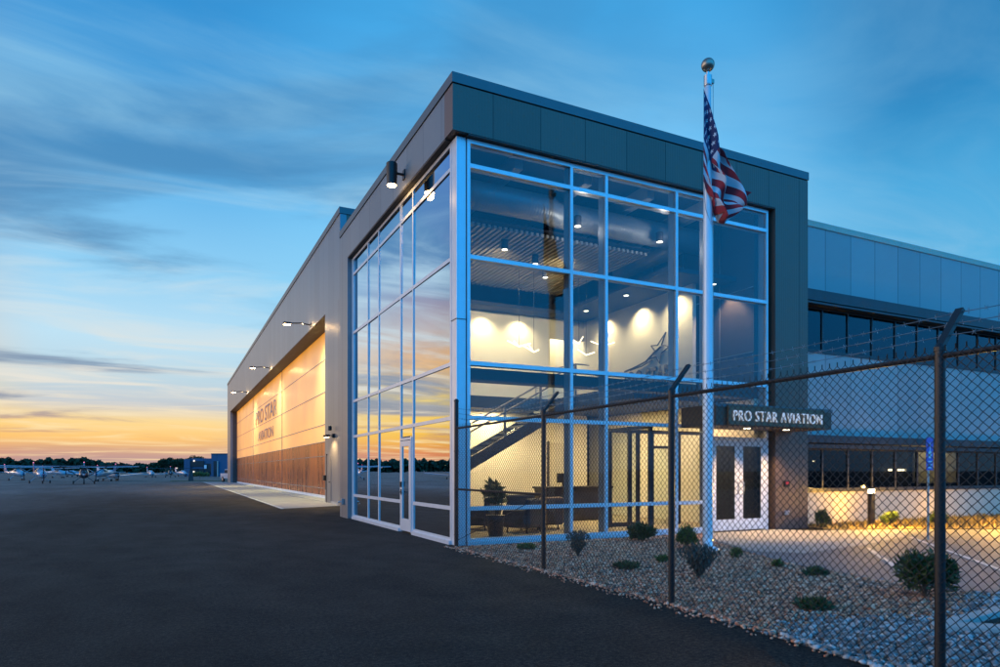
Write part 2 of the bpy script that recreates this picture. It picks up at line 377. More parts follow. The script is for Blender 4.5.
def lamp(kind,loc,energy,col=(1,.72,.42),size=.1,aim=None,spot=60,blend=.5,sy=None):
    L=bpy.data.lights.new(kind.lower()+'_light',kind); L.energy=energy; L.color=col
    if kind=='AREA':
        L.size=size
        if sy: L.shape='RECTANGLE'; L.size_y=sy
    elif kind=='SPOT': L.spot_size=R(spot); L.spot_blend=blend; L.shadow_soft_size=size
    else: L.shadow_soft_size=size
    o=bpy.data.objects.new(kind.lower()+'_light',L); COL.objects.link(o); o.location=loc
    a=Vector(aim) if aim else Vector(loc)+Vector((0,0,-1)); o.rotation_euler=(a-Vector(loc)).to_track_quat('-Z','Y').to_euler()
    return o

# ------------------------------------------------------------------ ground
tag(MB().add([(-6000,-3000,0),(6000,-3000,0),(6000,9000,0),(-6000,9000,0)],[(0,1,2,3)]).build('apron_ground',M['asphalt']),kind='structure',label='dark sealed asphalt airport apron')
GRAVEL=[(-.18,-.3),(-.17,-3.98),(-.15,-7.03),(-.24,-8.43),(-.33,-9.7),(-.5,-13.5),(5.8,-13.5),(2.5,-10.1),(1.38,-9.2),(1.4,-9.05),(4.4,-8.72),(3.85,-7.9),(3.72,-7.0),(4.0,-5.2),(4.6,-3.6),(5.6,-1.6),(6.85,-.25)]
def sheet(name,pts,z,mat,label): return tag(MB().add([(x,y,z) for x,y in pts],[tuple(range(len(pts)))]).build(name,mat),kind='structure',label=label)
M['gravel_base']=P('gravel_bed_soil',(.12,.1,.085),.95,0,.4,14,.02,60)
M['lot']=P('grey_parking_lot_paving',(.16,.165,.17),.75,0,.16,1.2,.004,60)
M['walk']=P('concrete_walkway',(.36,.34,.31),.8,0,.12,1.6,.003,50)
sheet('parking_lot',[(6.95,-.25),(5.7,-1.6),(4.7,-3.6),(4.08,-5.2),(3.8,-7.0),(3.93,-7.9),(4.4,-8.8),(1.7,-9.14),(2.6,-10.0),(22,-30),(60,-30),(60,-10),(14.7,-2.93),(12.4,-1.6),(9.75,-.75),(9.4,-.25)],.008,M['lot'],'grey parking lot paving beside the gravel bed')
sheet('entrance_walkway',[(7.0,-.2),(5.85,-1.5),(4.9,-3.5),(5.5,-4.2),(7.9,-3.75),(10.55,-3.0),(12.3,-1.75),(9.8,-.85),(9.4,-.2)],.013,M['walk'],'pale concrete walkway at the double door')
sheet('gravel_bed_base',GRAVEL,.004,M['gravel_base'],'soil under the gravel bed')
sheet('planting_strip',[(10.62,.58),(10.62,-.95),(12.42,-1.5),(14.7,-2.7),(60,-8),(60,.58)],.02,M['mulch'],'bark mulch planting strip along the white wall')
sheet('hangar_slab',[(-1.2,16.2),(2.4,18.0),(2.4,92),(-1.5,92)],.006,M['concrete'],'concrete slab in front of the hangar door')
MB().box(-1.32,-1.2,16.2,92,0,.02).build('slab_edge_line',M['line'])
tag(bpy.data.objects['slab_edge_line'],kind='structure',label='pale edge line of the hangar slab')
for nm,pts in (('parking_line',[(7.4,-4.2),(4.87,-6.55)]),('parking_line',[(10.4,-3.2),(6.2,-7.4)]),('parking_line',[(13.2,-3.8),(9.0,-8.0)])):
    a,b=Vector(pts[0]),Vector(pts[1]); dd=(b-a).normalized()*.045; pn=Vector((-dd.y,dd.x))
    q=sheet(nm,[a+pn,b+pn,b-pn,a-pn],.018,M['line'],'worn white line on the parking lot')
sheet('kerb_island_paving',[(1.8,-9.17),(4.4,-8.9),(9,-8.6),(9,-16),(2.7,-10.0)],.014,P('dark_island_asphalt',(.05,.04,.033),.85,0,.3,6,.003,60,spec=.1),'dark asphalt inside the kerb tip')
# kerb tip at the corner of the lot
k=MB(); k.poly([(1.35,-9.1),(1.5,-9.02),(4.4,-8.72),(4.4,-8.86),(1.75,-9.16),(2.6,-9.98),(5.2,-12.6),(5.1,-12.7),(2.45,-10.08),(1.36,-9.18)],0,.07)
tag(k.build('lot_kerb',M['kerb'],bevel=.01),kind='structure',label='pale concrete kerb tip at the gravel corner')

# ------------------------------------------------------------------ gravel stones
def inpoly(x,y,poly):
    x=np.asarray(x); y=np.asarray(y); r=np.zeros(x.shape,bool); n=len(poly); j=n-1
    for i in range(n):
        xi,yi=poly[i]; xj,yj=poly[j]
        c=((yi>y)!=(yj>y))&(x<(xj-xi)*(y-yi)/((yj-yi) or 1e-9)+xi); r^=c; j=i
    return r
def stone_mat(name,cols):
    m,n,l,b=nt(name); g=n.new('ShaderNodeNewGeometry'); cr=n.new('ShaderNodeValToRGB'); cr.color_ramp.interpolation='CONSTANT'
    l.new(g.outputs['Random Per Island'],cr.inputs[0]); e=cr.color_ramp.elements
    for i,c in enumerate(cols):
        q=e[i] if i<2 else e.new(i/len(cols)); q.position=i/len(cols); q.color=(*c,1)
    tc=n.new('ShaderNodeTexCoord'); nz=n.new('ShaderNodeTexNoise'); nz.inputs['Scale'].default_value=60; l.new(tc.outputs['Object'],nz.inputs['Vector'])
    mr=n.new('ShaderNodeMapRange'); mr.inputs[3].default_value=.6; mr.inputs[4].default_value=1.4; l.new(nz.outputs[0],mr.inputs[0])
    v=n.new('ShaderNodeVectorMath'); v.operation='SCALE'; l.new(cr.outputs[0],v.inputs[0]); l.new(mr.outputs[0],v.inputs['Scale']); l.new(v.outputs[0],b.inputs['Base Color'])
    b.inputs['Roughness'].default_value=.6; return m
def ico():
    bm=bmesh.new(); bmesh.ops.create_icosphere(bm,subdivisions=1,radius=1); V=np.array([v.co[:] for v in bm.verts]); F=np.array([[v.index for v in f.verts] for f in bm.faces]); bm.free(); return V,F
IV,IF=ico()
def stones(name,xs,ys,sz,mat,label,spread=.5):
    n=len(xs); s=sz*(1+spread*(rng.random(n)-.5)*1.6)
    a=rng.random(n)*2*PI; V=IV[None]*(1+.45*(rng.random((n,len(IV),1))-.5))
    V=V*np.stack([s,s*(.6+.4*rng.random(n)),s*(.45+.3*rng.random(n))],1)[:,None,:]
    t=(rng.random(n)-.5)*1.2; x=V[...,0]*np.cos(t)[:,None]-V[...,2]*np.sin(t)[:,None]; z=V[...,0]*np.sin(t)[:,None]+V[...,2]*np.cos(t)[:,None]; y=V[...,1]
    X=x*np.cos(a)[:,None]-y*np.sin(a)[:,None]+xs[:,None]; Y=x*np.sin(a)[:,None]+y*np.cos(a)[:,None]+ys[:,None]
    Z=z+(.25*s+rng.random(n)*sz*.6)[:,None]
    VV=np.stack([X,Y,Z],2).reshape(-1,3); FF=(IF[None]+(np.arange(n)*len(IV))[:,None,None]).reshape(-1,3)
    return tag(raw(name,VV,FF,mat),kind='stuff',label=label)
N=80000
xs=rng.random(N)*7.6-.6; ys=-rng.random(N)*13.3-.2
xs+= rng.normal(0,.03,N)
ok=inpoly(xs,ys,GRAVEL); xs,ys=xs[ok],ys[ok]
edge=-8.55+.25*np.sin(xs*2.1)+rng.normal(0,.16,len(xs)); blue=ys<edge
TAN=stone_mat('tan_river_stone',[(.56,.23,.12),(.38,.15,.08),(.68,.35,.21),(.15,.07,.045),(.60,.26,.14),(.8,.5,.34),(.48,.15,.07),(.26,.15,.11)])
BLU=stone_mat('blue_grey_crushed_stone',[(.26,.25,.24),(.18,.17,.165),(.38,.37,.35),(.12,.115,.11),(.5,.49,.47),(.2,.17,.145)])
stones('tan_gravel',xs[~blue],ys[~blue],.027,TAN,'tan river gravel covering the bed beside the glass front')
stones('blue_grey_gravel',xs[blue],ys[blue],.030,BLU,'blue grey crushed stone at the fence corner')
n=900; ex=-.2+rng.normal(0,.09,n); ey=-rng.random(n)*13; stones('stray_gravel',ex,ey,.017,TAN,'stray stones along the asphalt edge')

# ------------------------------------------------------------------ glass terminal
T=empty('terminal_building',(0,0,0),0,'two storey corner block with blue framed glass walls under dark grey fascia','building')
ZT=10.0; ZF=8.79
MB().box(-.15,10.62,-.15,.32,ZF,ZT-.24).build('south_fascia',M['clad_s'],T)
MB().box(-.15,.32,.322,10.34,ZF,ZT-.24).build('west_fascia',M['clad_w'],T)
g=MB(); g.box(-.12,10.59,-.12,.3,ZT-.24,ZT-.215); g.box(-.12,.3,.3,10.3,ZT-.24,ZT-.215); g.build('fascia_reveal',M['groove'],T)
g=MB(); g.box(-.17,10.64,-.17,.36,ZT-.215,ZT); g.box(-.17,.36,.36,10.36,ZT-.215,ZT); g.build('coping',M['cap'],T)
g=MB(); g.poly([(.34,.34),(10.6,.34),(10.6,18),(1.62,18),(1.62,10.32),(.34,10.32)],9.4,9.5); g.build('roof',M['cap'],T)
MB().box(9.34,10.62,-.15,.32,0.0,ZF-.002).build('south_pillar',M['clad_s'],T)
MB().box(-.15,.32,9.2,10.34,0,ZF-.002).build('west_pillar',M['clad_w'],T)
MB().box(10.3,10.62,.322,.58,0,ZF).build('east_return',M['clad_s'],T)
g=MB(); g.box(.32,1.6,10.2,10.34,0,9.6); g.box(1.5,1.6,10.34,18.1,0,9.6); g.build('north_wall',M['clad_w'],T)
MB().box(10.4,10.6,.6,18,0,9.5).build('east_wall',M['greyp'],T)
# dark soffit strip between fascia and frames
g=MB(); g.box(.22,9.34,-.14,.3,ZF-.03,ZF-.003); g.box(-.14,.3,.3,9.2,ZF-.031,ZF-.004); g.build('soffit',M['soffit'],T)
# corner column
MB().box(0,.215,0,.29,0,ZF-.035).build('corner_column',M['alu'],T,bevel=.006)
MB().box(-.012,.225,-.012,.30,4.85,4.862).build('column_joint',M['groove'],T)
ZR=[.10,.79,2.75,3.93,6.22,8.18,8.70]
# south curtain wall
XM=[.275,2.88,3.86,6.01,7.06,9.18]
mw=.075
f=MB(); fi=MB()
for i,x in enumerate(XM):
    z0=0 if i<4 else (0 if i in(4,5) else 0)
    f.box(x-mw/2,x+mw/2,-.02,.05,.0,8.74)
    fi.box(x-.04,x+.04,.052,.27,.0,8.74)
for z in ZR:
    for a,b in zip(XM[:-1],XM[1:]):
        if a==7.06 and z<2.7: continue
        f.box(a+mw/2,b-mw/2,-.018,.048,z-.045,z+.045)
        fi.box(a+.04,b-.04,.05,.2,z-.035,z+.035)
f.box(.24,7.02,-.06,.05,0,.085)
f.build('south_frame',M['alu'],T); fi.build('inner_mullion',M['alu_in'],T)
def pane(ax,a,b,z0,z1,mat):
    # float glass sits slightly out of true in each opening
    j=[(random.random()-.5)*.007 for _ in range(3)]; j.append(j[1]+j[2]-j[0]); vs=[]
    for d in (.02,.03):
        for (q,z),jj in zip(((a,z0),(b,z0),(a,z1),(b,z1)),j):
            vs.append((q,d+jj,z) if ax=='x' else (d+jj,q,z))
    MB().add(vs,[(0,1,3,2),(6,7,5,4),(0,4,5,1),(2,3,7,6),(0,2,6,4),(1,5,7,3)]).build('window_pane',mat,T)
def pane_s(x0,x1,z0,z1): pane('x',x0,x1,z0,z1,M['glass'])
for a,b in zip(XM[:-1],XM[1:]):
    for z0,z1 in zip(ZR[:-1],ZR[1:]):
        if a==7.06 and z1<2.8: continue
        pane_s(a+mw/2,b-mw/2,z0+.045,z1-.045)
# west curtain wall
YM=[.33,2.87,3.88,5.98,7.17,9.02]
f=MB(); fi=MB()
for y in YM: f.box(-.006,.05,y-mw/2,y+mw/2,0,8.74); fi.box(.052,.25,y-.04,y+.04,0,8.74)
for z in ZR:
    for a,b in zip(YM[:-1],YM[1:]):
        if a==2.87 and z<2.7: continue
        f.box(-.004,.048,a+mw/2,b-mw/2,z-.042,z+.042); fi.box(.05,.2,a+.04,b-.04,z-.035,z+.035)
f.box(-.06,.05,.30,2.83,0,.085); f.box(-.06,.05,3.92,9.06,0,.085)
f.box(-.01,.08,9.06,9.2,0,8.74)
f.build('west_frame',M['alu'],T); fi.build('inner_mullion',M['alu_in'],T)
for a,b in zip(YM[:-1],YM[1:]):
    for z0,z1 in zip(ZR[:-1],ZR[1:]):
        if a==2.87 and z1<2.8: continue
        pane('y',a+mw/2,b-mw/2,z0+.042,z1-.042,M['glass_w'])
# west single door
f=MB(); y0,y1=2.91,3.84
f.box(-.03,.06,y0,y0+.05,0.02,2.46); f.box(-.03,.06,y1-.05,y1,.02,2.46); f.box(-.03,.06,y0+.05,y1-.05,2.4,2.46)
f.build('door_frame',M['alu'],T)
dr=MB(); dr.box(-.035,.02,y0+.06,y0+.19,.05,2.38); dr.box(-.035,.02,y1-.19,y1-.06,.05,2.38); dr.box(-.035,.02,y0+.19,y1-.19,2.24,2.38); dr.box(-.035,.02,y0+.19,y1-.19,.05,.36)
dr=dr.build('door',M['alu'],T); dr['label']='white framed single glass door in the west wall'
MB().box(-.012,0,y0+.19,y1-.19,.36,2.24).build('glass_pane',M['glass_w'],dr)
hd=MB(); hd.box(-.07,-.036,y1-.17,y1-.09,1.18,1.32); hd.tube([(-.037,y1-.13,1.05),(-.1,y1-.13,1.05),(-.1,y1-.28,1.05)],.014); hd.box(-.05,-.036,y1-.16,y1-.1,.98,1.12); hd.build('handle',M['black'],dr)
MB().box(.02,.03,y0+.0,y1,2.5,2.70).build('window_pane',M['glass_w'],T)
# south double door
f=MB(); f.box(7.1,7.16,-.03,.06,0,2.5); f.box(9.08,9.14,-.03,.06,0,2.5); f.box(7.16,9.08,-.03,.06,2.43,2.5)
f.build('door_frame',M['sign_white'],T)
for x0,x1,hx in ((7.17,8.115,8.02),(8.125,9.07,8.22)):
    dr=MB(); dr.box(x0,x0+.14,-.035,.02,.03,2.42); dr.box(x1-.14,x1,-.035,.02,.03,2.42); dr.box(x0+.14,x1-.14,-.035,.02,2.26,2.42); dr.box(x0+.14,x1-.14,-.035,.02,.03,.32)
    dr=dr.build('door',M['sign_white'],T); dr['label']='white leaf of the entrance double door, '+('left' if x0<8 else 'right')+' one'
    MB().box(x0+.14,x1-.14,-.01,.0,.32,2.26).build('glass_pane',M['glass_door'],dr)
    MB().tube([(hx,-.036,1.32),(hx,-.1,1.3),(hx,-.11,1.15),(hx,-.1,1.0),(hx,-.036,.98)],.016).build('handle',M['steel'],dr)
# canopy over the door
cn=MB().box(6.02,10.03,-1.35,-.16,2.68,3.18).build('entrance_canopy',M['canopy'],T,bevel=.008)
MB().box(6.0,10.05,-1.37,-1.351,3.12,3.2).build('canopy_edge',M['cap'],cn)
for x in (7.6,9.0):
    MB().lathe([(.08,0),(.08,.012)],(x,-.8,2.668)).build('downlight',M['can'],cn)
    lamp('SPOT',(x,-.8,2.64),330,(1,.60,.25),size=.06,spot=110,blend=.8)
# interior
F=empty('lobby_interior',(0,0,0)); bpy.data.objects.remove(F)
MB().box(.3,10.38,.27,10.18,0.0,.03).build('floor',M['tile'],T)
MB().box(.32,10.4,.33,10.18,8.95,9.1).build('ceiling',M['ceil'],T)
w=MB(); w.box(.32,8.1,7.2,7.3,.03,3.6); w.build('back_wall',M['cream'],T)
w=MB(); w.box(.32,6.55,7.22,7.32,4.0,7.0); w.build('upper_back_wall',M['cream'],T)
w=MB(); w.box(6.55,8.1,8.3,8.4,4.0,7.0); w.box(6.56,8.1,7.22,7.32,6.3,7.0); w.build('upper_recess_wall',M['cream'],T)
w=MB(); w.box(8.0,8.12,1.6,8.3,3.95,7.0); w.build('upper_side_wall',M['cream'],T)
w=MB(); w.box(9.0,9.15,.28,8.4,.03,3.6); w.build('lower_side_wall',M['cream'],T)
w=MB(); w.box(9.0,9.15,.28,8.4,3.602,8.95); w.build('dark_side_wall',M['greyp'],T)
w=MB()
for y in (1.55,3.1,4.6): w.box(8.985,8.998,y,y+.012,3.7,8.9)
for z in (4.9,6.7): w.box(8.985,8.998,.3,8.3,z,z+.015)
w.build('panel_joint',M['alu_in'],T)
# upper floor slab and low dark ceilings
MB().box(5.9,8.98,1.6,7.2,3.6,3.98).build('upper_floor',M['ceil'],T)
MB().box(.4,5.88,6.0,7.2,3.6,3.98).build('landing_floor',M['ceil'],T)
MB().box(.32,8.98,6.5,8.5,7.0,7.12).build('lower_ceiling',M['ceil'],T)
MB().box(6.55,8.98,.9,6.498,7.0,7.12).build('side_ceiling',M['ceil'],T)
MB().box(.32,8.98,.32,.75,3.62,3.88).build('cross_beam',M['greyp'],T)
sl=MB()
x=1.1
while x<6.5:
    sl.box(x,x+.075,1.7,6.45,7.6,7.68); x+=.15
sl.build('slatted_ceiling',M['slat'],T)
c=MB(); c.box(1.0,6.55,1.66,6.48,7.74,7.78); c.build('slat_backing',M['ceil'],T)
dm=MB()
for yy in(2.0,4.0,6.0): dm.box(1.0,6.55,yy,yy+.05,7.69,7.735)
dm.build('slat_rail',M['black'],T)
dd=MB(); dd.tube([(.5,1.3,8.15),(3,1.3,8.15),(3.4,1.5,8.15),(8.2,1.5,8.15)],.33,20); dd.tube([(7.6,1.5,8.15),(7.9,2.6,8.2),(7.9,5,8.2)],.28,18); dd.build('ceiling_duct',M['duct'],T,smooth=True)
bm=MB()
for xx in(1.6,3.5,5.4,7.4): bm.box(xx,xx+.22,.4,8.4,8.55,8.9)
bm.build('roof_beam',M['duct'],T)
# stairs
st=MB(); A=Vector((2.2,5.0,1.95)); B=Vector((5.9,5.0,4.0)); n_=12
for yy in (4.5,5.6):
    q=MB()
    sx=(B.x-A.x)/n_; sz=(B.z-A.z)/n_
    st.add([(A.x,yy,A.z-.38),(A.x,yy,A.z),(B.x,yy,B.z),(B.x,yy,B.z-.38),(A.x,yy+.06,A.z-.38),(A.x,yy+.06,A.z),(B.x,yy+.06,B.z),(B.x,yy+.06,B.z-.38)],[(0,1,2,3),(7,6,5,4),(1,5,6,2),(0,3,7,4),(0,4,5,1),(3,2,6,7)])
for i in range(n_):
    st.box(A.x+i*sx,A.x+(i+1)*sx,4.57,5.58,A.z+i*sz-.05,A.z+i*sz+.02)
st.box(.9,2.2,4.5,6.6,1.78,1.95)
for i in range(11): st.box(.9,2.15,6.6+i*.05,6.65+i*.05,1.6-i*.16,1.64-i*.16)
stair=st.build('staircase',M['stair'],T)
rl=MB(); gl=MB()
for yy in(4.53,):
    for hz in (.95,.72): rl.tube([(A.x-.9,yy,A.z+hz),(A.x,yy,A.z+hz),(B.x,yy,B.z+hz),(B.x+.5,yy,B.z+hz)],.028,8)
    for t in (0,.33,.66,1):
        p=A.lerp(B,t); rl.box(p.x-.03,p.x+.03,yy-.02,yy+.02,p.z-.2,p.z+.95)
rl.build('railing',M['emblem'],stair)
MB().add([(A.x,4.54,A.z+.05),(B.x,4.54,B.z+.05),(B.x,4.54,B.z+.66),(A.x,4.54,A.z+.66),(A.x,4.55,A.z+.05),(B.x,4.55,B.z+.05),(B.x,4.55,B.z+.66),(A.x,4.55,A.z+.66)],[(0,1,2,3),(7,6,5,4),(0,4,5,1),(3,2,6,7)]).build('glass_panel',M['glass'],stair)
# upper balcony rail
rb=MB()
for hz in (.5,.75,1.0): rb.tube([(5.92,4.7,3.98+hz),(5.92,7.1,3.98+hz)],.02,6)
for yy in (4.7,5.9,7.1): rb.box(5.9,5.94,yy-.02,yy+.02,3.98,5.0)
rb.build('balcony_railing',M['steel'],T)
# inner wall openings: lit corridor door and vestibule
MB().box(6.5,7.35,7.16,7.198,.03,2.6).build('corridor_door',M['white_wall2'],T)
MB().box(6.42,6.49,7.14,7.197,.03,2.65).build('door_trim',M['stair'],T)
v=MB()
for x in (5.45,6.5,7.0,8.0,8.92): v.box(x,x+.09,2.2,2.3,.03,2.78)
v.box(5.54,8.92,2.2,2.3,2.68,2.78); v.box(5.54,6.5,2.2,2.3,.03,.15); v.box(7.09,8.0,2.2,2.3,2.25,2.33)
for y in (.35,1.2,2.1): v.box(5.45,5.54,y,y+.09,.03,2.78)
v.box(5.45,5.54,.44,2.1,2.68,2.77)
v=v.build('vestibule',M['stair'],T)
MB().box(5.55,6.49,2.24,2.25,.16,2.67).build('glass_pane',M['glass'],v)
MB().box(7.1,7.99,2.24,2.25,.05,2.24).build('glass_pane',M['glass'],v)
[lamp('SPOT',(x_,2.3,7.3),520,(1,.8,.5),.09,(x_+.6,7.2,5.2),110,1.0) for x_ in (2.3,4.4)]; lamp('POINT',(3.7,.8,7.6),14,(.9,.85,.8),.08); lamp('POINT',(6.3,.8,7.6),14,(.9,.85,.8),.08)  # added fill: spots wash the cream back wall, points lift the duct
for x,y,zz,e in ((3.9,6.88,6.93,46),(5.3,6.88,6.93,46),(2.4,6.88,6.93,46)): lamp('SPOT',(x,y,zz),e*5,(1,.78,.46),.05,(x,7.0,4.0),130,1.0)
for x,y in ((7.35,2.2),(7.35,3.9),(7.35,5.8)): lamp('SPOT',(7.66,y,6.93),260,(1,.78,.46),.05,(7.8,y,4.0),130,1.0)
lamp('SPOT',(8.66,1.1,6.95),300,(1,.62,.38),.05,(8.85,1.1,4.5),90,.6)
for x,y in ((2.3,2.3),(3.6,3.0),(4.5,4.0)): lamp('SPOT',(x,y,7.33),420,(1,.74,.4),.08,(x,y+.6,0),84,.8)
lamp('AREA',(7.0,4.6,3.59),210,(1,.72,.36),.8)
lamp('AREA',(4.2,6.6,3.59),150,(1,.74,.4),.6)
lamp('AREA',(2.9,6.6,3.59),130,(1,.74,.4),.5,sy=.5)
lamp('AREA',(7.8,2.0,3.59),90,(1,.7,.4),.8)
lamp('AREA',(7.2,7.8,6.99),60,(1,.85,.6),.8)

def downlight(x,y,z,lab,long=False):
    r=empty('downlight',(x,y,z),0,lab,'ceiling light','small downlights in the lobby ceiling')
    MB().lathe([(.085,0),(.095,0),(.095,.24 if long else .035),(.09,.25 if long else .036)]).build('housing',M['greyp'],r)
    MB().lathe([(.075,-.004),(.075,-.001)]).build('lens',M['can'],r)
DL=[(2.3,2.3,'cylinder downlight under the slats near the corner column'),(3.6,3.0,'cylinder downlight under the slats in the widest upper pane'),(2.2,4.6,'cylinder downlight under the slats, deeper into the room'),(4.5,4.0,'cylinder downlight under the slats above the narrow panes'),(5.6,2.6,'cylinder downlight under the slats near the middle mullion')]
for x,y,l_ in DL: downlight(x,y,7.345,l_,True)
for x,y,l_ in ((7.0,1.3,'flat downlight in the low dark ceiling nearest the glass'),(7.0,3.4,'flat downlight in the low dark ceiling above the wall emblem'),(7.0,5.6,'flat downlight in the low dark ceiling, deepest one'),(8.5,1.3,'flat downlight beside the dark panelled wall')): downlight(x,y,6.96,l_)
for x,y,l_ in ((3.7,1.0,'long cylinder lamp hanging beside the duct in the wide pane'),(6.3,1.0,'long cylinder lamp hanging beside the duct behind the right panes')):
    downlight(x,y,7.75,l_,True)
def pendant(x,y,z,rz,lab):
    r=empty('pendant_light',(x,y,z),rz,lab,'pendant light','V shaped pendant lights over the lobby')
    g=MB()
    for q_ in ((-.4,0,.13),(.4,0,.13),(.05,.35,.22)): g.tube([(0,0,0),q_],.018,8)
    g.build('led_tube',M['led'],r)
    MB().tube([(0,0,.02),(0,0,8.9-z)],.006,5).build('cable',M['black'],r)
pendant(3.62,4,5.22,.1,'glowing V shaped pendant leftmost in the wide pane')
pendant(4.11,4,5.1,.7,'glowing V shaped pendant just right of the leftmost one')
pendant(5.68,4,5.48,1.3,'glowing V shaped pendant uppermost behind the narrow pane')
pendant(5.94,4,5.15,.3,'glowing V shaped pendant lowest behind the narrow pane')
pendant(6.55,4,5.48,-.2,'glowing V shaped pendant rightmost, beside the cream wall')
# wall emblem
E_=empty('wall_emblem',(7.98,4.75,4.05),0,'brushed metal swooping star and PRO STAR letters on the cream wall','wall sign')
me=text_mesh('PRO STAR',2.25,.78,.04,bold=.01); me.materials.append(M['emblem']); o=link('lettering',me,E_); o.rotation_euler=(PI/2,0,-PI/2)
s=MB()
def stroke(pts,w):
    for a,b in zip(pts[:-1],pts[1:]): s.tube([(-.03,-a[0],a[1]),(-.03,-b[0],b[1])],[w,w],6)
star=[(1.25,1.05),(1.55,1.25),(1.35,1.45),(1.66,1.42),(2.05,1.75),(1.85,1.4),(2.2,1.3),(1.85,1.15),(1.75,.85),(1.6,1.08),(1.25,1.05)]
stroke(star,.022); stroke([(0,.82),(.6,.9),(1.1,1.0),(1.5,1.22),(1.8,1.35)],.03); stroke([(.3,.83),(.9,.88),(1.4,1.0)],.02)
s.build('star',M['emblem'],E_)

# lobby furniture
def armchair(x,y,rz,lab,mat):
    r=empty('armchair',(x,y,.03),rz,lab,'armchair','lounge chairs in the lobby')
    MB().obox((0,0,.32),(.62,.62,.18)).build('seat',mat,r,bevel=.05)
    MB().obox((0,.36,.5),(.85,.16,.75)).build('backrest',mat,r,bevel=.06)
    for sx in(-1,1): MB().obox((sx*.38,-.02,.36),(.15,.72,.46)).build('armrest',mat,r,bevel=.05)
    for sx in(-1,1):
        for sy in(-1,1): MB().tube([(sx*.32,sy*.3,0),(sx*.3,sy*.28,.24)],.022).build('leg',M['black'],r)
armchair(3.6,2.6,PI,'brown topped armchair with its back to the south glass',M['leather_tan'])
armchair(2.7,2.0,PI+.5,'dark leather armchair nearest the south glass, right of the planter',M['leather'])
armchair(1.9,3.2,PI*1.3,'dark leather armchair behind the low planter, by the stair foot',M['leather'])
armchair(3.7,4.0,-.4,'dark leather armchair facing the glass, deepest in the lobby',M['leather'])
D=empty('reception_desk',(6.0,4.6,.03),0,'long espresso brown reception desk behind the vestibule','desk')
MB().box(-1.2,1.3,0,.6,0,1.02).build('front_panel',M['desk'],D); MB().box(-1.26,1.36,-.06,.66,1.02,1.08).build('top',M['stair'],D,bevel=.01)
for yv in (.3,):
    m_=MB(); m_.box(-.6,-.1,.2,.24,1.2,1.5); m_.box(-.38,-.32,.24,.28,1.08,1.3); m_.build('monitor',M['black'],D)
# ------------------------------------------------------------------ plants
def leaves(n,c,rad,size,zmin=0,shape='ball',up=.3,ratio=2.0):
    """n leaf quads through an uneven volume; returns V,F"""
    k=9; cc=rng.normal(0,1,(k,3)); cc/=np.linalg.norm(cc,axis=1)[:,None]; cc*=.5; cc[:,2]=np.abs(cc[:,2])*.9-.05
    idx=rng.integers(0,k,n); d=rng.normal(0,1,(n,3)); d/=np.linalg.norm(d,axis=1)[:,None]
    rr=rng.random(n)**.45*(.34+.22*np.sin(idx*1.7)**2)
    p=cc[idx]+d*rr[:,None]*1.0
    if shape=='spiky':
        th=rng.random(n)*2*PI; t=rng.random(n)**.7; sp=.25+.75*rng.random(n); p=np.stack([np.cos(th)*t*sp,np.sin(th)*t*sp,t*1.0-.1-.25*sp*t],1)
    p=p*np.array(rad); p[:,2]=np.maximum(p[:,2],-rad[2]*.5)
    a=d*(1-up)+np.array([0,0,up])+rng.normal(0,.35,(n,3)); a/=np.linalg.norm(a,axis=1)[:,None]
    b=np.cross(a,rng.normal(0,1,(n,3))); b/=np.linalg.norm(b,axis=1)[:,None]
    s=size*(.6+.8*rng.random(n))[:,None]; a=a*s*ratio/2; b=b*s/2
    q=np.array(c)+p; V=np.stack([q-a*.9,q+b*.8,q+a*1.1,q-b*.8],1); V[...,2]=np.maximum(V[...,2],zmin)
    return V.reshape(-1,3),np.arange(4*n).reshape(n,4)
def shrub(x,y,w,h,n,leaf,mat,label,shape='ball',size=.03,ratio=2.0,group='shrubs in the gravel and along the wall',name='shrub'):
    r=empty(name,(x,y,.02),rng.random()*6,label,'shrub',group)
    V,F=leaves(n,(0,0,h*.38 if shape=='ball' else h*.08),(w*.55,w*.55,h*.72 if shape=='ball' else h*.95),size,.0,shape,.35 if shape=='ball' else .75,ratio)
    raw('foliage',V,F,mat,r)
    s=MB()
    for i in range(9):
        a=rng.random()*6.28; s.tube([(0,0,-.02),(math.cos(a)*w*.12,math.sin(a)*w*.12,h*.3),(math.cos(a)*w*.3,math.sin(a)*w*.3,h*.75)],[.008,.006,.003],5,False)
    s.build('stems',M['bark'],r)
def cover(x,y,w,n,mat,label):
    V,F=leaves(n,(0,0,.03),(w*.55,w*.4,.1),.028,.0,'ball',.2,2.2)
    r=empty('ground_cover_plant',(x,y,.03),rng.random()*3,label,'plant','low plants in the gravel'); raw('foliage',V,F,mat,r)
    s=MB()
    for i in range(12):
        a=rng.random()*6.28; s.tube([(0,0,0),(math.cos(a)*w*.2,math.sin(a)*w*.15,.05),(math.cos(a)*w*.45,math.sin(a)*w*.32,.03)],.004,4,False)
    s.build('runners',M['bark'],r)
shrub(1.33,-2.68,.5,.55,900,.03,M['leaf_b'],'thin grey green shrub with wiry upright stems beside the second fence post','spiky',.022,3.6)
shrub(4.08,-1.11,.72,.48,2200,.03,M['leaf_a'],'dense dark green shrub against the foot of the glass',size=.032,ratio=2.8)
shrub(3.9,-2.75,.5,.5,1300,.03,M['leaf_c'],'round green shrub just left of the flagpole foot',size=.034)
shrub(1.62,-5.55,.62,.56,1500,.03,M['leaf_b'],'grey wiry shrub right of the third fence post','spiky',.022,3.8)
shrub(3.75,-4.2,.24,.22,350,.03,M['leaf_c'],'tiny bright green shrub right of the flagpole',size=.026)
shrub(3.0,-8.05,.74,.66,3000,.03,M['leaf_a'],'large dark green shrub behind the nearest fence post',size=.034,ratio=2.6)
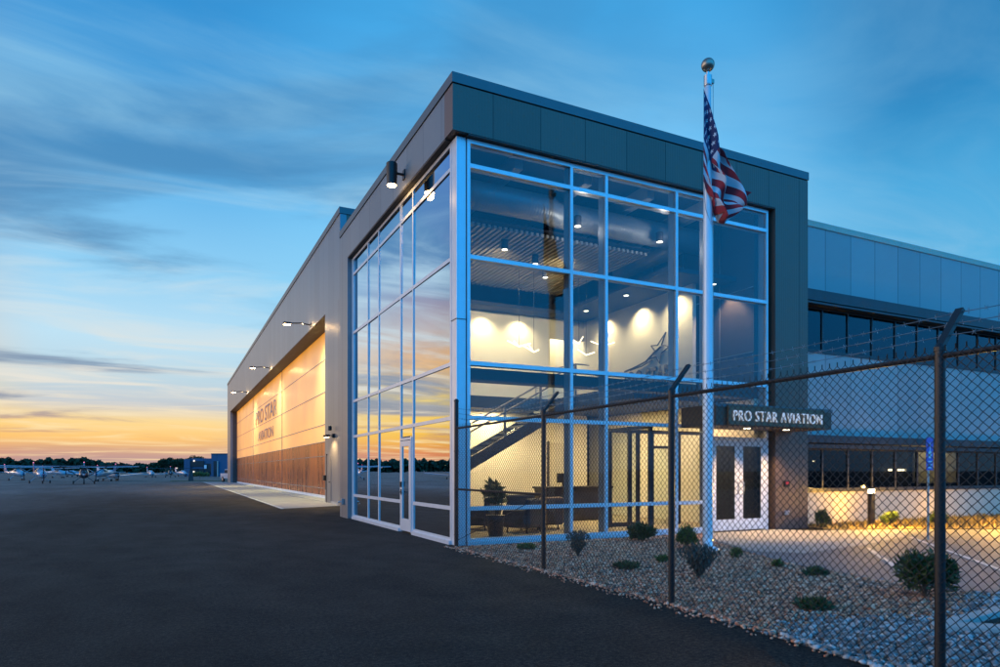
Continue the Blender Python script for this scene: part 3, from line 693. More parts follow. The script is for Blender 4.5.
shrub(10.95,-.35,.5,.52,1300,.03,M['leaf_a'],'round shrub left of the bollard light against the white wall',size=.035)
shrub(13.35,-.75,.55,.45,1300,.03,M['leaf_c'],'lit green shrub just right of the bollard light',size=.035)
shrub(14.6,-1.35,.55,.5,1300,.03,M['leaf_c'],'green shrub between the bollard lights, behind the nearest post',size=.035)
cover(1.09,-4.38,.7,600,M['leaf_a'],'flat dark ground cover near the middle of the fence')
cover(3.34,-6.18,.6,600,M['leaf_a'],'flat spreading plant at the edge of the parking lot')
cover(1.2,-7.85,.6,900,M['leaf_a'],'flat dark plant in the stones nearest the camera')
cover(1.0,-1.3,.6,500,M['leaf_c'],'low green plant under the wide corner window')
cover(2.2,-4.0,.35,350,M['leaf_c'],'small bright tuft between the flagpole and the fence')
cover(3.5,-5.35,.3,350,M['leaf_c'],'small tuft between the flagpole and the parking lot')
for x,y,lab in ((1.6,1.4,'black planter with broad leafed plant by the corner window'),(2.6,3.6,'black planter with tall plant near the stairs')):
    r=empty('potted_plant',(x,y,.03),0,lab,'potted plant','potted plants in the lobby')
    MB().lathe([(.17,0),(.22,.45),(.24,.5),(.2,.5)]).build('planter',M['pot'],r)
    V,F=leaves(160,(0,0,.9),(.35,.35,.5),.11,.5,'ball',.3,2.2); raw('foliage',V,F,M['leaf_a'],r)
    MB().tube([(0,0,.45),(.02,.02,1.0)],.02,6).build('stem',M['bark'],r)
# mulch chips and grass in the planting strip
n=5200; gx=10.8+rng.random(n)*16; gy=.4-rng.random(n)*4.4
ok=inpoly(gx,gy,[(10.7,.5),(10.7,-.85),(12.4,-1.4),(14.7,-2.6),(27,-4.1),(27,.5)]); gx,gy=gx[ok],gy[ok]; n=len(gx)
V=[];a=rng.random(n)*6.28; h=.05+.13*rng.random(n); b=np.stack([gx,gy,np.full(n,.02)],1); w=np.stack([np.cos(a)*.02,np.sin(a)*.02,np.zeros(n)],1); t=b+np.stack([rng.normal(0,.04,n),rng.normal(0,.04,n),h],1)
VV=np.stack([b-w,b+w,t],1).reshape(-1,3)
M['dry']=P('dry_yellow_grass',(.22,.17,.05),.8,0,.35,6)
tag(raw('dry_grass',VV,np.arange(3*n).reshape(n,3),M['dry']),kind='stuff',label='dry yellow grass in the strip along the white wall')

# ------------------------------------------------------------------ hangar
H=empty('hangar_building',(1.6,18.1,0),0,'long tall grey metal hangar with a huge glowing door','building')
ox,oy=1.6,18.1; HL=88.5-18.1; HZ=13.95
y0,y1=21.5-oy,83.4-oy
w=MB(); w.box(0,.3,0,y0,0,HZ-.3); w.box(0,.3,y1,HL,0,HZ-.3); w.box(0,.3,y0,y1,9.62,HZ-.3)
w.build('west_wall',M['clad_hangar'],H)
MB().box(.302,50,0,.3,0,HZ-.3).build('south_wall',M['clad_s'],H)
MB().box(.302,50,HL-.3,HL,0,HZ-.3).build('north_wall',M['clad_s'],H)
MB().box(.3,50,.3,HL-.3,HZ-.8,HZ-.6).build('roof',M['cap'],H)
g=MB(); g.box(-.04,.34,-.04,HL+.04,HZ-.3,HZ); g.box(.34,50,-.04,.34,HZ-.3,HZ); g.build('coping',M['cap'],H)
g=MB(); g.box(-.02,.85,y0-.02,y1,9.58,9.62); g.box(.3,1.2,y1,y1+.1,0,9.6); g.box(.3,1.2,y0-.1,y0-.003,0,9.6); g.build('door_reveal',M['soffit'],H)
MB().box(-.03,1.2,y0,y1,0,.03).build('door_sill',M['kerb'],H)
MB().box(-.02,.0,0.02,y0,0,.12).build('wall_base_strip',M['kerb'],H)
# three sliding leaves
YL=[21.4,42.25,63.41,83.45]; xd=.85
for i in range(3):
    a,b=YL[i]-oy+.03,YL[i+1]-oy-.03
    L=empty('hangar_door_leaf',(xd,a,0)); L.parent=H; L['label']='glowing sliding door leaf, '+('nearest the camera','middle one with the lettering','farthest one')[i]
    wd=b-a
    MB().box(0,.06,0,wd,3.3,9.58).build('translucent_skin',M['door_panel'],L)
    MB().box(-.02,.06,0,wd,.2,3.28).build('metal_skin',M['door_metal'],L)
    r=MB()
    for z in (8.0,6.14,4.28): r.box(-.02,-.002,0,wd,z-.025,z+.025)
    r.box(-.035,.06,-.06,.0,.15,9.58); r.box(-.035,.06,wd,wd+.03,.15,9.58)
    for z in (3.29,2.46,.6): r.box(-.04,-.022,0,wd,z-.02,z+.02)
    r.build('rail',M['door_rail'],L)
    MB().box(-.04,.1,0,wd,.03,.19).build('bottom_seal',M['sign_white'],L)
    if i==1:
        me=text_mesh('PRO STAR',15.6,1.4,.02); me.materials.append(M['door_letter']); o=link('lettering',me,L); o.location=(-.03,18.4,6.32); o.rotation_euler=(PI/2,0,-PI/2)
        me=text_mesh('AVIATION',11.2,.95,.02); me.materials.append(M['door_letter']); o=link('lettering',me,L); o.location=(-.03,16.2,4.6); o.rotation_euler=(PI/2,0,-PI/2)
# man door
d_=MB().box(-.03,.0,20.0-oy,20.95-oy,.02,2.38).build('side_door',M['clad_w'],H); MB().box(-.05,0.0,20.95-oy,21.03-oy,0,2.46).build('frame',M['black'],d_); MB().tube([(-.03,20.1-oy,1.05),(-.09,20.1-oy,1.05),(-.09,20.25-oy,1.05)],.02).build('handle',M['black'],d_)
# wall floodlights
for i,y in enumerate((25.4,43.0,61.3)):
    r=empty('wall_floodlight',(1.6,y,9.85),0,'glaring warm floodlight on the hangar wall, '+('nearest the camera','middle of the three','farthest of the three')[i],'floodlight','floodlights above the hangar door')
    MB().tube([(0,0,0),(-.55,0,.06),(-1.15,0,0)],.035).build('arm',M['black'],r)
    MB().box(-.02,0,-.1,.1,-.12,.12).build('wall_plate',M['black'],r)
    MB().obox((-1.3,0,-.02),(.4,.3,.12)).build('head',M['black'],r,bevel=.02)
    MB().obox((-1.3,0,-.093),(.34,.26,.02)).build('lens',M['lamp_warm'],r)
    lamp('SPOT',(.28,y,9.7),3600,(1,.86,.40),.2,(2.6,y,.5),125,1.0); lamp('POINT',(1.15,y,9.86),60,(1,.6,.25),.05)  # the point is added so the wall glows beside each lamp
lamp_sec=empty('security_wall_light',(1.6,19.3,3.3),0,'small black wall light with camera beside the hangar side door','wall light')
MB().box(-.12,0,-.1,.1,-.1,.1).build('box',M['black'],lamp_sec,bevel=.01)
MB().tube([(-.1,0,0),(-.4,.1,.05)],.02).build('arm',M['black'],lamp_sec)
for s_ in(-1,1): MB().obox((-.38,s_*.22,-.02),(.2,.16,.12)).build('lamp_head',M['black'],lamp_sec,bevel=.01)
for s_ in(-1,1): MB().obox((-.38,s_*.22,-.085),(.15,.12,.01)).build('lens',M['lamp_warm2'],lamp_sec)
MB().lathe([(.07,-.1),(.09,-.06),(.09,.1),(.05,.13)],(-.22,-.02,.35)).build('camera_dome',M['black'],lamp_sec)
lamp('SPOT',(1.05,19.35,3.15),260,(1,.6,.25),.08,(1.6,19.3,0.5),150,.6)
hb=empty('wall_junction_box',(1.6,22.9-1.7,1.25),0,'small dark box on the hangar wall beside the side door','junction box'); MB().box(-.16,0,-.12,.12,-.13,.13).build('box',M['black'],hb,bevel=.01); MB().tube([(-.05,0,-.13),(-.05,0,-.6)],.015).build('conduit',M['black'],hb)
hb=empty('hose_tap',(-.15,9.75,.55),0,'small metal tap box low on the grey corner pillar','tap'); MB().box(-.1,0,-.08,.08,-.1,.1).build('box',M['steel'],hb,bevel=.01); MB().tube([(-.1,0,0),(-.2,0,-.02),(-.22,0,-.1)],.02).build('spout',M['steel'],hb)
# cylinder light on west fascia
r=empty('cylinder_wall_light',(-.15,3.1,9.12),0,'black cylinder light glowing at its bottom, high on the dark fascia','wall light')
MB().box(-.03,0,-.08,.08,-.12,.12).build('wall_plate',M['black'],r,bevel=.006)
MB().tube([(-.02,0,0),(-.3,0,0)],.035).build('arm',M['black'],r)
MB().lathe([(.125,-.32),(.125,-.3),(.14,.0),(.14,.22),(.12,.24)],(-.33,0,0),24).build('housing',M['black'],r)
MB().lathe([(.11,-.336),(.11,-.322)],(-.33,0,0),24).build('lens',M['lamp_warm'],r)
lamp('SPOT',(-.48,3.1,8.75),60,(1,.6,.22),.1,(-.44,3.1,0),120,.5)
lamp('POINT',(-.48,3.1,8.70),14,(1,.6,.22),.1)
# sign on canopy
SG=empty('entrance_sign',(6.37,-1.37,2.72),0,'lit white PRO STAR AVIATION letters on a dark board on the entrance canopy','sign')
M['bronze']=P('dark_bronze_board',(.17,.10,.055),.5,.2,.1,3)
MB().box(0,3.28,-.05,0,0,.42).build('board',M['bronze'],SG,bevel=.006)
me=text_mesh('PRO STAR AVIATION',3.05,.25,.04,1.12,-.014); me.materials.append(M['letter']); o=link('lettering',me,SG); o.location=(.12,-.055,.075); o.rotation_euler=(PI/2,0,0)
t=MB(); t.box(-.02,3.3,-.06,0,-.02,0); t.box(-.02,3.3,-.06,0,.42,.44); t.box(-.02,0,-.06,0,0,.42); t.box(3.28,3.3,-.06,0,0,.42); t.build('trim',M['bronze'],SG)
lamp('SPOT',(8,-2.3,2.6),10,(1,.8,.55),.2,(8,-1.4,2.95),100,.8) if False else None
# keypad, pillar light
kp=empty('keypad',(9.75,-.15,1.25),0,'small black keypad on the grey pillar right of the doors','keypad'); MB().box(-.1,.1,-.05,0,-.09,.09).build('housing',M['black'],kp,bevel=.01); MB().box(-.06,.06,-.056,-.051,-.02,.05).build('screen',M['red'],kp)
kp=empty('wall_outlet_cover',(9.75,-.15,.45),0,'small metal outlet cover low on the grey pillar','outlet cover'); MB().box(-.09,.09,-.05,0,-.06,.06).build('housing',M['steel'],kp,bevel=.015); MB().box(-.05,.05,-.056,-.051,-.03,.03).build('flap',M['alu_in'],kp)

# ------------------------------------------------------------------ white office wing
W=empty('office_wing',(10.62,.6,0),0,'long off white office wing with two dark window strips','building')
WL=62
w=MB(); w.box(0,WL,0,.3,6.9,8.9); w.build('upper_wall',M['white_wall'],W)
w=MB(); w.box(0,WL,0,.3,2.62,5.2); w.build('middle_wall',M['white_wall'],W)
w=MB(); w.box(0,WL,0,.3,0,.97); w.build('lower_wall',M['white_wall2'],W)
MB().box(0,WL,-.03,.35,8.9,9.08).build('coping',M['white_wall2'],W)
MB().box(0,WL,.01,.3,8.885,8.9).build('coping_reveal',M['groove'],W)
b_=MB(); b_.box(0,WL,-.28,.0,6.62,6.94); b_.box(0,WL,-.30,-.02,6.52,6.58); b_.build('upper_sunshade',M['dark_band'],W)
b_=MB(); b_.box(0,WL,-.28,.0,2.44,2.66); b_.box(0,WL,-.2,.0,2.28,2.40); b_.build('lower_sunshade',M['dark_band'],W)
MB().box(0,WL,-.03,-.001,5.14,5.2).build('window_sill',M['dark_band'],W); MB().box(0,WL,-.05,-.001,.97,1.03).build('window_sill',M['dark_band'],W)
for (z0,z1) in ((5.2,6.52),(1.03,2.28)):
    i=0; x=0.42
    xs_=[0,.45]+[.45+1.156*k for k in range(1,26)]
    for a,b in zip(xs_[:-1],xs_[1:]):
        f=MB(); f.box(b-.04,b+.02,.02,.1,z0,z1); f.box(a+.02,b-.04,.02,.1,z0,z0+.05); f.box(a+.02,b-.04,.02,.1,z1-.05,z1)
        f=f.build('window',M['dark_band'],W); MB().box(a+.02,b-.04,.05,.06,z0+.05,z1-.05).build('pane',M['glass_dark'],f)
MB().box(0,WL,3.4,3.5,0,8.8).build('room_back_wall',M['greyp'],W)
MB().box(0,WL,.3,3.4,4.0,4.2).build('upper_floor',M['greyp'],W)
MB().box(0,WL,.3,14,8.7,8.85).build('roof',M['cap'],W)
MB().box(0,WL,.3,3.4,.0,.1).build('floor',M['greyp'],W)
# a lit room and small lights behind the lower strip
MB().box(11.3,14.2,3.30,3.38,1.1,2.6).build('lit_room_wall',M['cream'],W)
lamp('AREA',(10.62+12.5,.6+2.6,3.6),160,(1,.68,.25),.8)
q=MB(); q.box(5.2,5.24,3.2,3.26,1.95,1.98)
for x in (9.6,10.5,10.2): q.box(x,x+.12,3.2,3.3,1.6,1.68)
q.build('desk_lamp_glow',M['lamp_warm2'],W)
lamp('AREA',(12.4,2.4,3.8),14,(1,.68,.3),.8)
# bollards
def bollard(x,y,lab,k=1):
    r=empty('bollard_light',(x,y,.02),0,lab,'bollard light','bollard lights along the white wall')
    MB().lathe([(.19,0),(.19,.03),(.1,.035),(.1,.93)],(0,0,0),20).build('post',M['black'],r)
    MB().lathe([(.09,.93),(.09,1.05)],(0,0,0),20).build('lens',M['lamp_warm2'],r)
    MB().lathe([(.1,1.05),(.1,1.09),(.06,1.1)],(0,0,0),20).build('cap',M['black'],r)
    for a,e in ((-PI/2-.5,1000),(-PI/2+.7,500),(PI/2-.9,100),(PI/2+.9,100)): lamp('SPOT',(x+.16*math.cos(a),y+.16*math.sin(a),1.0),e*k,(1,.52,.07),.05,(x+1.5*math.cos(a),y+1.5*math.sin(a),0.1),150,.5)
bollard(13.0,-.4,'black bollard light glowing at its top before the white wall')
bollard(17.42,-1.68,'black bollard light at the right edge of the photo',1.8)
# accessible parking sign
r=empty('parking_sign',(10.3,-3.67,0),.15,'blue parking sign on a post, mostly hidden behind the nearest fence post','sign')
MB().tube([(0,0,0),(0,0,2.35)],.025).build('post',M['steel'],r)
MB().box(-.17,.17,-.04,-.027,1.62,2.38).build('panel',M['sign_blue'],r)
q=MB(); q.lathe([(.035,-.001),(.035,.0)],(0,-.043,2.22),12,'Y'); q.obox((0,-.043,2.1),(.03,.003,.16)); q.obox((.04,-.043,2.03),(.1,.003,.025)); q.lathe([(.09,-.001),(.09,0)],(-.01,-.042,1.98),20,'Y')
for z in (1.82,1.75,1.68): q.obox((0,-.043,z),(.2,.003,.03))
q.build('symbol',M['sign_white'],r)

# ------------------------------------------------------------------ flagpole and flag
FPX,FPY=4.17,-3.04
r=empty('flagpole',(FPX,FPY,0),0,'tall white flagpole with round ball top standing in the gravel','flagpole')
MB().lathe([(.22,0.02),(.22,.05),(.15,.09),(.1,.1),(.1,.3),(.1,3),(.095,6),(.075,8),(.06,9.45)],(0,0,0),28).build('shaft',M['pole'],r,smooth=True)
MB().lathe([(.075,9.3),(.08,9.32),(.08,9.5),(.03,9.52),(.03,9.58)],(0,0,0),20).build('truck',M['steel'],r)
MB().obox((.1,0,9.42),(.1,.05,.08)).build('pulley',M['ball'],r)
q=MB(); q.lathe([(.001+.13*math.sin(PI*i/14),9.72-.13*math.cos(PI*i/14)) for i in range(15)],(0,0,0),24); q.build('ball',M['ball'],r,smooth=True)
q=MB(); q.tube([(.12,-.02,9.4),(.125,-.02,7.3),(.125,-.03,1.3)],.006,5); q.tube([(-.1,-.05,7.35),(-.14,-.05,7.1),(-.1,-.05,6.8),(.0,-.09,6.5)],.008,5); q.build('halyard',M['rope'],r)
def flagmat():
    m,n,l,b=nt('flag_cloth')
    uv=n.new('ShaderNodeUVMap'); sp=n.new('ShaderNodeSeparateXYZ'); l.new(uv.outputs[0],sp.inputs[0])
    def MT(op,a,bb=None):
        q=n.new('ShaderNodeMath'); q.operation=op
        for i,v in enumerate((a,bb)):
            if v is None: continue
            if isinstance(v,(int,float)): q.inputs[i].default_value=v
            else: l.new(v,q.inputs[i])
        return q.outputs[0]
    u,v=sp.outputs[0],sp.outputs[1]
    st=MT('LESS_THAN',MT('FRACT',MT('MULTIPLY',MT('SUBTRACT',1,v),6.5)),.5)
    mx=n.new('ShaderNodeMixRGB'); mx.inputs[1].default_value=(.62,.64,.68,1); mx.inputs[2].default_value=(.42,.018,.03,1); l.new(st,mx.inputs[0])
    can=MT('MULTIPLY',MT('LESS_THAN',u,.4),MT('GREATER_THAN',v,6/13))
    # star grid: 11 half columns x 9 rows, staggered
    cu=MT('MULTIPLY',MT('DIVIDE',u,.4),12); cv=MT('MULTIPLY',MT('DIVIDE',MT('SUBTRACT',v,6/13),7/13),10)
    iu=MT('ROUND',cu); iv=MT('ROUND',cv)
    par=MT('LESS_THAN',MT('ABSOLUTE',MT('SUBTRACT',MT('MODULO',MT('ADD',iu,iv),2),0)),.5)
    du=MT('MULTIPLY',MT('SUBTRACT',cu,iu),1.0); dv=MT('SUBTRACT',cv,iv)
    ang=MT('ARCTAN2',du,dv); rad=MT('SQRT',MT('ADD',MT('MULTIPLY',du,du),MT('MULTIPLY',dv,dv)))
    lim=MT('ADD',.3,MT('MULTIPLY',MT('COSINE',MT('MULTIPLY',ang,5)),.12))
    star=MT('MULTIPLY',MT('LESS_THAN',rad,lim),par)
    inn=MT('MULTIPLY',MT('MULTIPLY',MT('GREATER_THAN',iu,.5),MT('LESS_THAN',iu,11.5)),MT('MULTIPLY',MT('GREATER_THAN',iv,.5),MT('LESS_THAN',iv,9.5)))
    star=MT('MULTIPLY',star,inn)
    m2=n.new('ShaderNodeMixRGB'); m2.inputs[1].default_value=(.012,.022,.1,1); m2.inputs[2].default_value=(.65,.67,.7,1); l.new(star,m2.inputs[0])
    m3=n.new('ShaderNodeMixRGB'); l.new(can,m3.inputs[0]); l.new(mx.outputs[0],m3.inputs[1]); l.new(m2.outputs[0],m3.inputs[2])
    l.new(m3.outputs[0],b.inputs['Base Color']); b.inputs['Roughness'].default_value=.75; b.inputs['Sheen Weight'].default_value=.2
    b.inputs['Transmission Weight'].default_value=0
    return m
NU,NV=72,40
RX,RY=FY,-FX      # picture right, used as the wind direction
wd=Vector((RX*.85+FX*.25,RY*.85+FY*.25,0)).normalized()
pn=Vector((-wd.y,wd.x,0))
V=[];UV=[]
def cr(ts,ps,t):
    for i in range(len(ts)-1):
        if t<=ts[i+1]:
            k=(t-ts[i])/(ts[i+1]-ts[i]); k2=k; return ps[i][0]*(1-k2)+ps[i+1][0]*k2, ps[i][1]*(1-k2)+ps[i+1][1]*k2
    return ps[-1]
def smooth(ts,ps,t):
    e=.06; a=[cr(ts,ps,min(1,max(0,t+k*e))) for k in(-1,-.5,0,.5,1)]; return sum(q[0] for q in a)/5,sum(q[1] for q in a)/5
for j in range(NV+1):
    v=j/NV
    for i in range(NU+1):
        u=i/NU
        tx,tz=smooth([0,.18,.4,.62,.82,1],[(0,0),(.12,-.42),(.24,-.98),(.50,-1.35),(.78,-1.75),(1.02,-2.15)],u)
        bx,bz=smooth([0,.2,.5,.8,1],[(0,-1.86),(.10,-2.1),(.26,-2.42),(.42,-2.62),(.62,-2.58)],u)
        x=tx*v+bx*(1-v); z=tz*v+bz*(1-v)
        amp=.16*min(1,u*2.2); ph=9*u+5*v
        y=amp*(math.sin(ph*1.6+1.2*math.sin(7*v))+.5*math.sin(17*v+6*u)); x+=.05*min(1,u*3)*math.sin(14*v+4*u); z+=.04*u*math.sin(11*u+9*v)
        p=Vector((FPX-FX*.13,FPY-FY*.13,9.2))+wd*(x-.15)+pn*y*min(1,u*3)+Vector((0,0,z)); V.append(p); UV.append((u,v))
Fc=[(j*(NU+1)+i,j*(NU+1)+i+1,(j+1)*(NU+1)+i+1,(j+1)*(NU+1)+i) for j in range(NV) for i in range(NU)]
me=bpy.data.meshes.new('flag'); me.from_pydata(V,[],Fc); uvl=me.uv_layers.new(name='UVMap')
for lp in me.loops: uvl.data[lp.index].uv=UV[lp.vertex_index]
me.polygons.foreach_set('use_smooth',[True]*len(me.polygons)); me.materials.append(flagmat())
fl=link('flag',me); so_=fl.modifiers.new('thickness','SOLIDIFY'); so_.thickness=.004
tag(fl,'stars and stripes flag blowing loosely from the white flagpole','flag')

# ------------------------------------------------------------------ chain link fence
FN=empty('chain_link_fence',(-.1,-.23,0),0,'black chain link fence with three barbed wire strands across the gravel bed','fence')
posts=[0,-3.66,-6.71,-9.81,-12.86]; ZP=2.53
for i,y in enumerate(posts):
    rr=.045 if i==0 else .038; top=3.05 if i==0 else ZP
    p=MB().lathe([(rr,0),(rr,top),(rr*1.15,top),(rr*1.15,top+.03),(rr*.5,top+.06)],(0,y,0),16).build('post',M['black'],FN,smooth=False)
    if i:
        MB().obox((.13,y,ZP+.19),(.035,.06,.42),0,Matrix.Rotation(R(40),4,'Y')).build('barb_arm',M['black'],p)
    for z in (.25,1.2,2.0): MB().lathe([(rr*1.12,z),(rr*1.12,z+.025)],(0,y,0),14).build('tension_band',M['black'],p)
yend=posts[-1]
MB().tube([(0,0,ZP-.04),(0,yend,ZP-.04)],.022,10).build('top_rail',M['black'],FN)
MB().tube([(0,0,1.22),(0,posts[1],1.22)],.022,10).build('brace_rail',M['black'],FN)
MB().tube([(0,-.05,.15),(0,posts[1]+.05,1.2)],.006,6).build('truss_rod',M['black'],FN)
# woven mesh: every picket wire is a zigzag that locks with its neighbours
p_=.077; half=p_/2; zt=ZP+.03; nseg=int((zt-.03)/half)
vv=[];ff=[]
nw=int(-yend/half)+1
rw=.0035
for k in range(nw*1):
    yc=-.03-k*half
    pts=[]
    for s_ in range(nseg+1):
        side=1 if s_%2 else -1
        pts.append((-.035+.0035*side, yc+half/1.0*.5*2*side*.5, .03+s_*half))
    # neighbours share the crossings: amplitude of half a pitch
    pts=[(x_,yc+half*.5*(1 if (s_+k)%2 else -1),z_) for s_,(x_,y_,z_) in enumerate(pts)]
    o=len(vv)
    for x_,y_,z_ in pts:
        vv+=[(x_-rw,y_,z_),(x_,y_-rw*1.3,z_),(x_+rw,y_,z_),(x_,y_+rw*1.3,z_)]
    for s_ in range(nseg):
        for j in range(4): ff.append((o+s_*4+j,o+s_*4+(j+1)%4,o+(s_+1)*4+(j+1)%4,o+(s_+1)*4+j))
    # twisted barb ends above the rail
    o=len(vv); x_,y_,z_=pts[-1]
    for z2 in (z_,z_+.035): vv+=[(x_-rw*.8,y_,z2),(x_,y_-rw*1.6,z2),(x_+rw*.8,y_,z2),(x_,y_+rw*1.6,z2)]
    for j in range(4): ff.append((o+j,o+(j+1)%4,o+4+(j+1)%4,o+4+j))
raw('wire_mesh',vv,ff,M['vinyl'],FN)
for k,(dx,dz) in enumerate(((.09,.13),(.175,.23),(.255,.33))):
    bw=MB(); yy=[0]+[p for p in posts[1:]]
    pts=[]
    for a,b in zip(yy[:-1],yy[1:]):
        for t in np.linspace(0,1,13)[:-1]:
            pts.append((dx if a or t>.0 else 0.0,a+(b-a)*t,ZP+dz-.03*math.sin(PI*t)+(.05 if a==0 and t==0 else 0)))
    pts.append((dx,yy[-1],ZP+dz))
    bw.tube(pts,.0028,5); bw.tube([(x+.003*math.sin(i*2),y,z+.003*math.cos(i*2)) for i,(x,y,z) in enumerate(pts)],.0025,4)
    y=-.1
    while y>yend:
        i=min(len(pts)-2,int(-y/(-yend)*(len(pts)-1)));
        z=np.interp(-y,[-q[1] for q in pts],[q[2] for q in pts])
        for a in (0,2.1,4.2):
            a+=y*9; bw.tube([(dx-.022*math.cos(a),y-.008,z-.022*math.sin(a)),(dx+.022*math.cos(a),y+.008,z+.022*math.sin(a))],.0022,4)
        y-=.127
    bw.build('barbed_wire',M['galv'],FN)

# ------------------------------------------------------------------ aircraft
def loft(mb,secs,n=14):
    """secs: (y, halfwidth, z centre, half height)"""
    o=len(mb.v)
    for y,w_,z,h_ in secs:
        for j in range(n):
            t=2*PI*j/n; mb.v.append((w_*math.cos(t),y,z+h_*math.sin(t)))
    k=len(secs)
    for i in range(k-1):
        for j in range(n): mb.f.append((o+i*n+j,o+i*n+(j+1)%n,o+(i+1)*n+(j+1)%n,o+(i+1)*n+j)); mb.mi.append(0)
    mb.f.append(tuple(o+j for j in range(n))[::-1]); mb.f.append(tuple(o+(k-1)*n+j for j in range(n))); mb.mi+=[0,0]
    return mb
def wing(mb,span,c0,c1,y,z,dih,th=.1):
    for s_ in(-1,1):
        a=[(0,y),(0,y+c0),(s_*span,y+c0*.2+c1),(s_*span,y+c0*.2)]
        zz=[z,z,z+dih,z+dih]; o=len(mb.v)
        mb.v+=[(p[0],p[1],q-th/2) for p,q in zip(a,zz)]+[(p[0],p[1],q+th/2) for p,q in zip(a,zz)]
        mb.f+=[(o,o+1,o+2,o+3),(o+7,o+6,o+5,o+4)]+[(o+i,o+(i+1)%4,o+4+(i+1)%4,o+4+i) for i in range(4)]; mb.mi+=[0]*6
    return mb
def aircraft(high,body,stripe,label):
    r=empty('parked_aircraft',(0,0,0),0,label,'airplane','small aircraft parked on the apron')
    z=1.25 if high else 1.05
    loft(MB(),[(-2.2,.3,z,.32),(-1.9,.5,z,.48),(-1.0,.58,z+.05,.58),(-.3,.56,z+.2,.68),(1.0,.54,z+.22,.66),(1.8,.4,z+.15,.46),(3.5,.25,z+.15,.3),(5.4,.1,z+.25,.14)]).build('fuselage',body,r,smooth=True)
    loft(MB(),[(-.5,.54,z+.38,.26),(-.2,.575,z+.45,.3),(.8,.56,z+.45,.3),(1.1,.48,z+.42,.26)]).build('cabin_window',M['window_far'],r,smooth=True)
    wing(MB(),5.4,1.6,1.1,-.5,z+1.12 if high else z-.3,.12 if high else .5,.13).build('wing',body,r)
    wing(MB(),1.7,.9,.6,4.6,z+.3,0,.07).build('tailplane',body,r)
    q=MB(); q.add([(-.04,4.2,z+.3),(-.04,5.5,z+.3),(-.04,5.8,z+1.65),(-.04,5.2,z+1.65),(.04,4.2,z+.3),(.04,5.5,z+.3),(.04,5.8,z+1.65),(.04,5.2,z+1.65)],[(0,1,2,3),(7,6,5,4),(0,4,5,1),(1,5,6,2),(2,6,7,3),(3,7,4,0)]); q.build('tail_fin',stripe,r)
    MB().lathe([(.02,-2.5),(.13,-2.35),(.18,-2.2)],(0,0,z),12,'Y').build('spinner',stripe,r)
    MB().obox((0,-2.35,z),(.12,.04,1.9)).build('propeller',M['black'],r)
    for x,y in ((0,-1.5),(-1.2,.6),(1.2,.6)):
        MB().tube([(x*.35,y,z-.35),(x,y,.22)],.05,6).build('strut',body,r)
        MB().lathe([(.1,-.08),(.2,-.07),(.22,0),(.2,.07),(.1,.08)],(x,y,.22),14,'X').build('wheel',M['rubber'],r)
    if high:
        for s_ in(-1,1): MB().tube([(s_*.5,.2,z-.2),(s_*2.7,.1,z+1.12)],.05,6).build('wing_brace',body,r)
    MB().lathe([(.07,0),(.07,.1),(.03,.13)],(0,5.5,z+1.65),8).build('beacon',M['beacon'],r)
    return r
protoA=aircraft(True,M['plane_white'],M['plane_blue'],'x'); protoB=aircraft(False,M['plane_white'],M['plane_white'],'x'); protoC=aircraft(True,M['plane_dark'],M['plane_white'],'x')
used={}
def place(pr,px,depth,rz,lab,xy=None):
    o=pr if pr.name not in used else copy_tree(pr); used[pr.name]=1
    x,y=xy or at(px,depth); o.location=(x,y,0); o.scale=(.92,)*3; o.rotation_euler=(0,0,rz); o['label']=lab
place(protoA,40.5,86,.3,'white high wing airplane with three dark wheels, nearest at far left')
place(protoA,18,112,.55,'white high wing airplane partly cut by the left edge of the photo')
place(protoC,84,82,.1,'dark bodied high wing airplane with pale wings')
place(protoA,102,102,-.3,'white high wing airplane just right of the dark bodied one')
place(protoB,112,108,.5,'white low wing airplane with tall tail in the middle of the row')
place(protoB,151,162,.2,'white low wing airplane facing the camera, alone on the open apron')
place(protoC,170.5,165,.0,'dark airplane with white wings nearest the far trees')
place(protoB,183,190,.4,'white low wing airplane in front of the far blue building')
place(protoB,72,178,1.2,'white airplane side on with a red beacon, behind the first row')
place(protoA,59,150,.8,'white high wing airplane behind the nearest one, with red beacon')
place(protoB,0,0,.5,'white low wing airplane mirrored in the west glass',(-39,95))
place(protoA,0,0,-.4,'white high wing airplane mirrored in the west glass',(-30,62))
# ------------------------------------------------------------------ far buildings, truck
B=empty('far_office_building',(0,0,0),0,'blue two storey building with glass front beyond the hangar','building')
def fb(p0,p1,z,dep,name,mat,parent,depth=200,z0=0):
    x0,y0_=at(p0,depth); x1,y1_=at(p1,depth); c=Vector(((x0+x1)/2+FX*dep/2,(y0_+y1_)/2+FY*dep/2,(z+z0)/2)); wdt=math.hypot(x1-x0,y1_-y0_)
    return MB().obox(c,(wdt,dep,z-z0),-az).build(name,mat,parent)
fb(184,190,5.2,12,'tower_block',M['blue_clad'],B)
fb(190.05,211,5.4,12,'main_block',M['blue_clad'],B,200.5)
for a,b,z0,z1 in ((190.6,204,2.9,4.6),(190.6,204,.5,2.3),(205.2,210.6,.6,3.8)): fb(a,b,z1,.2,'window_strip',M['window_far'],B,200.2,z0)
fb(193.3,194.6,4.9,.1,'lit_window',M['far_lamp'],B,199.9,4.4); fb(193,194.4,1.6,.1,'lit_window',M['far_lamp'],B,199.9,1.0)
fb(204.2,206.6,3.4,.1,'pale_panel',M['sign_white'],B,199.8,2.3)
B2=empty('far_blue_hangar',(0,0,0),0,'plain blue box hangar with a tall door beside the near hangar','building')
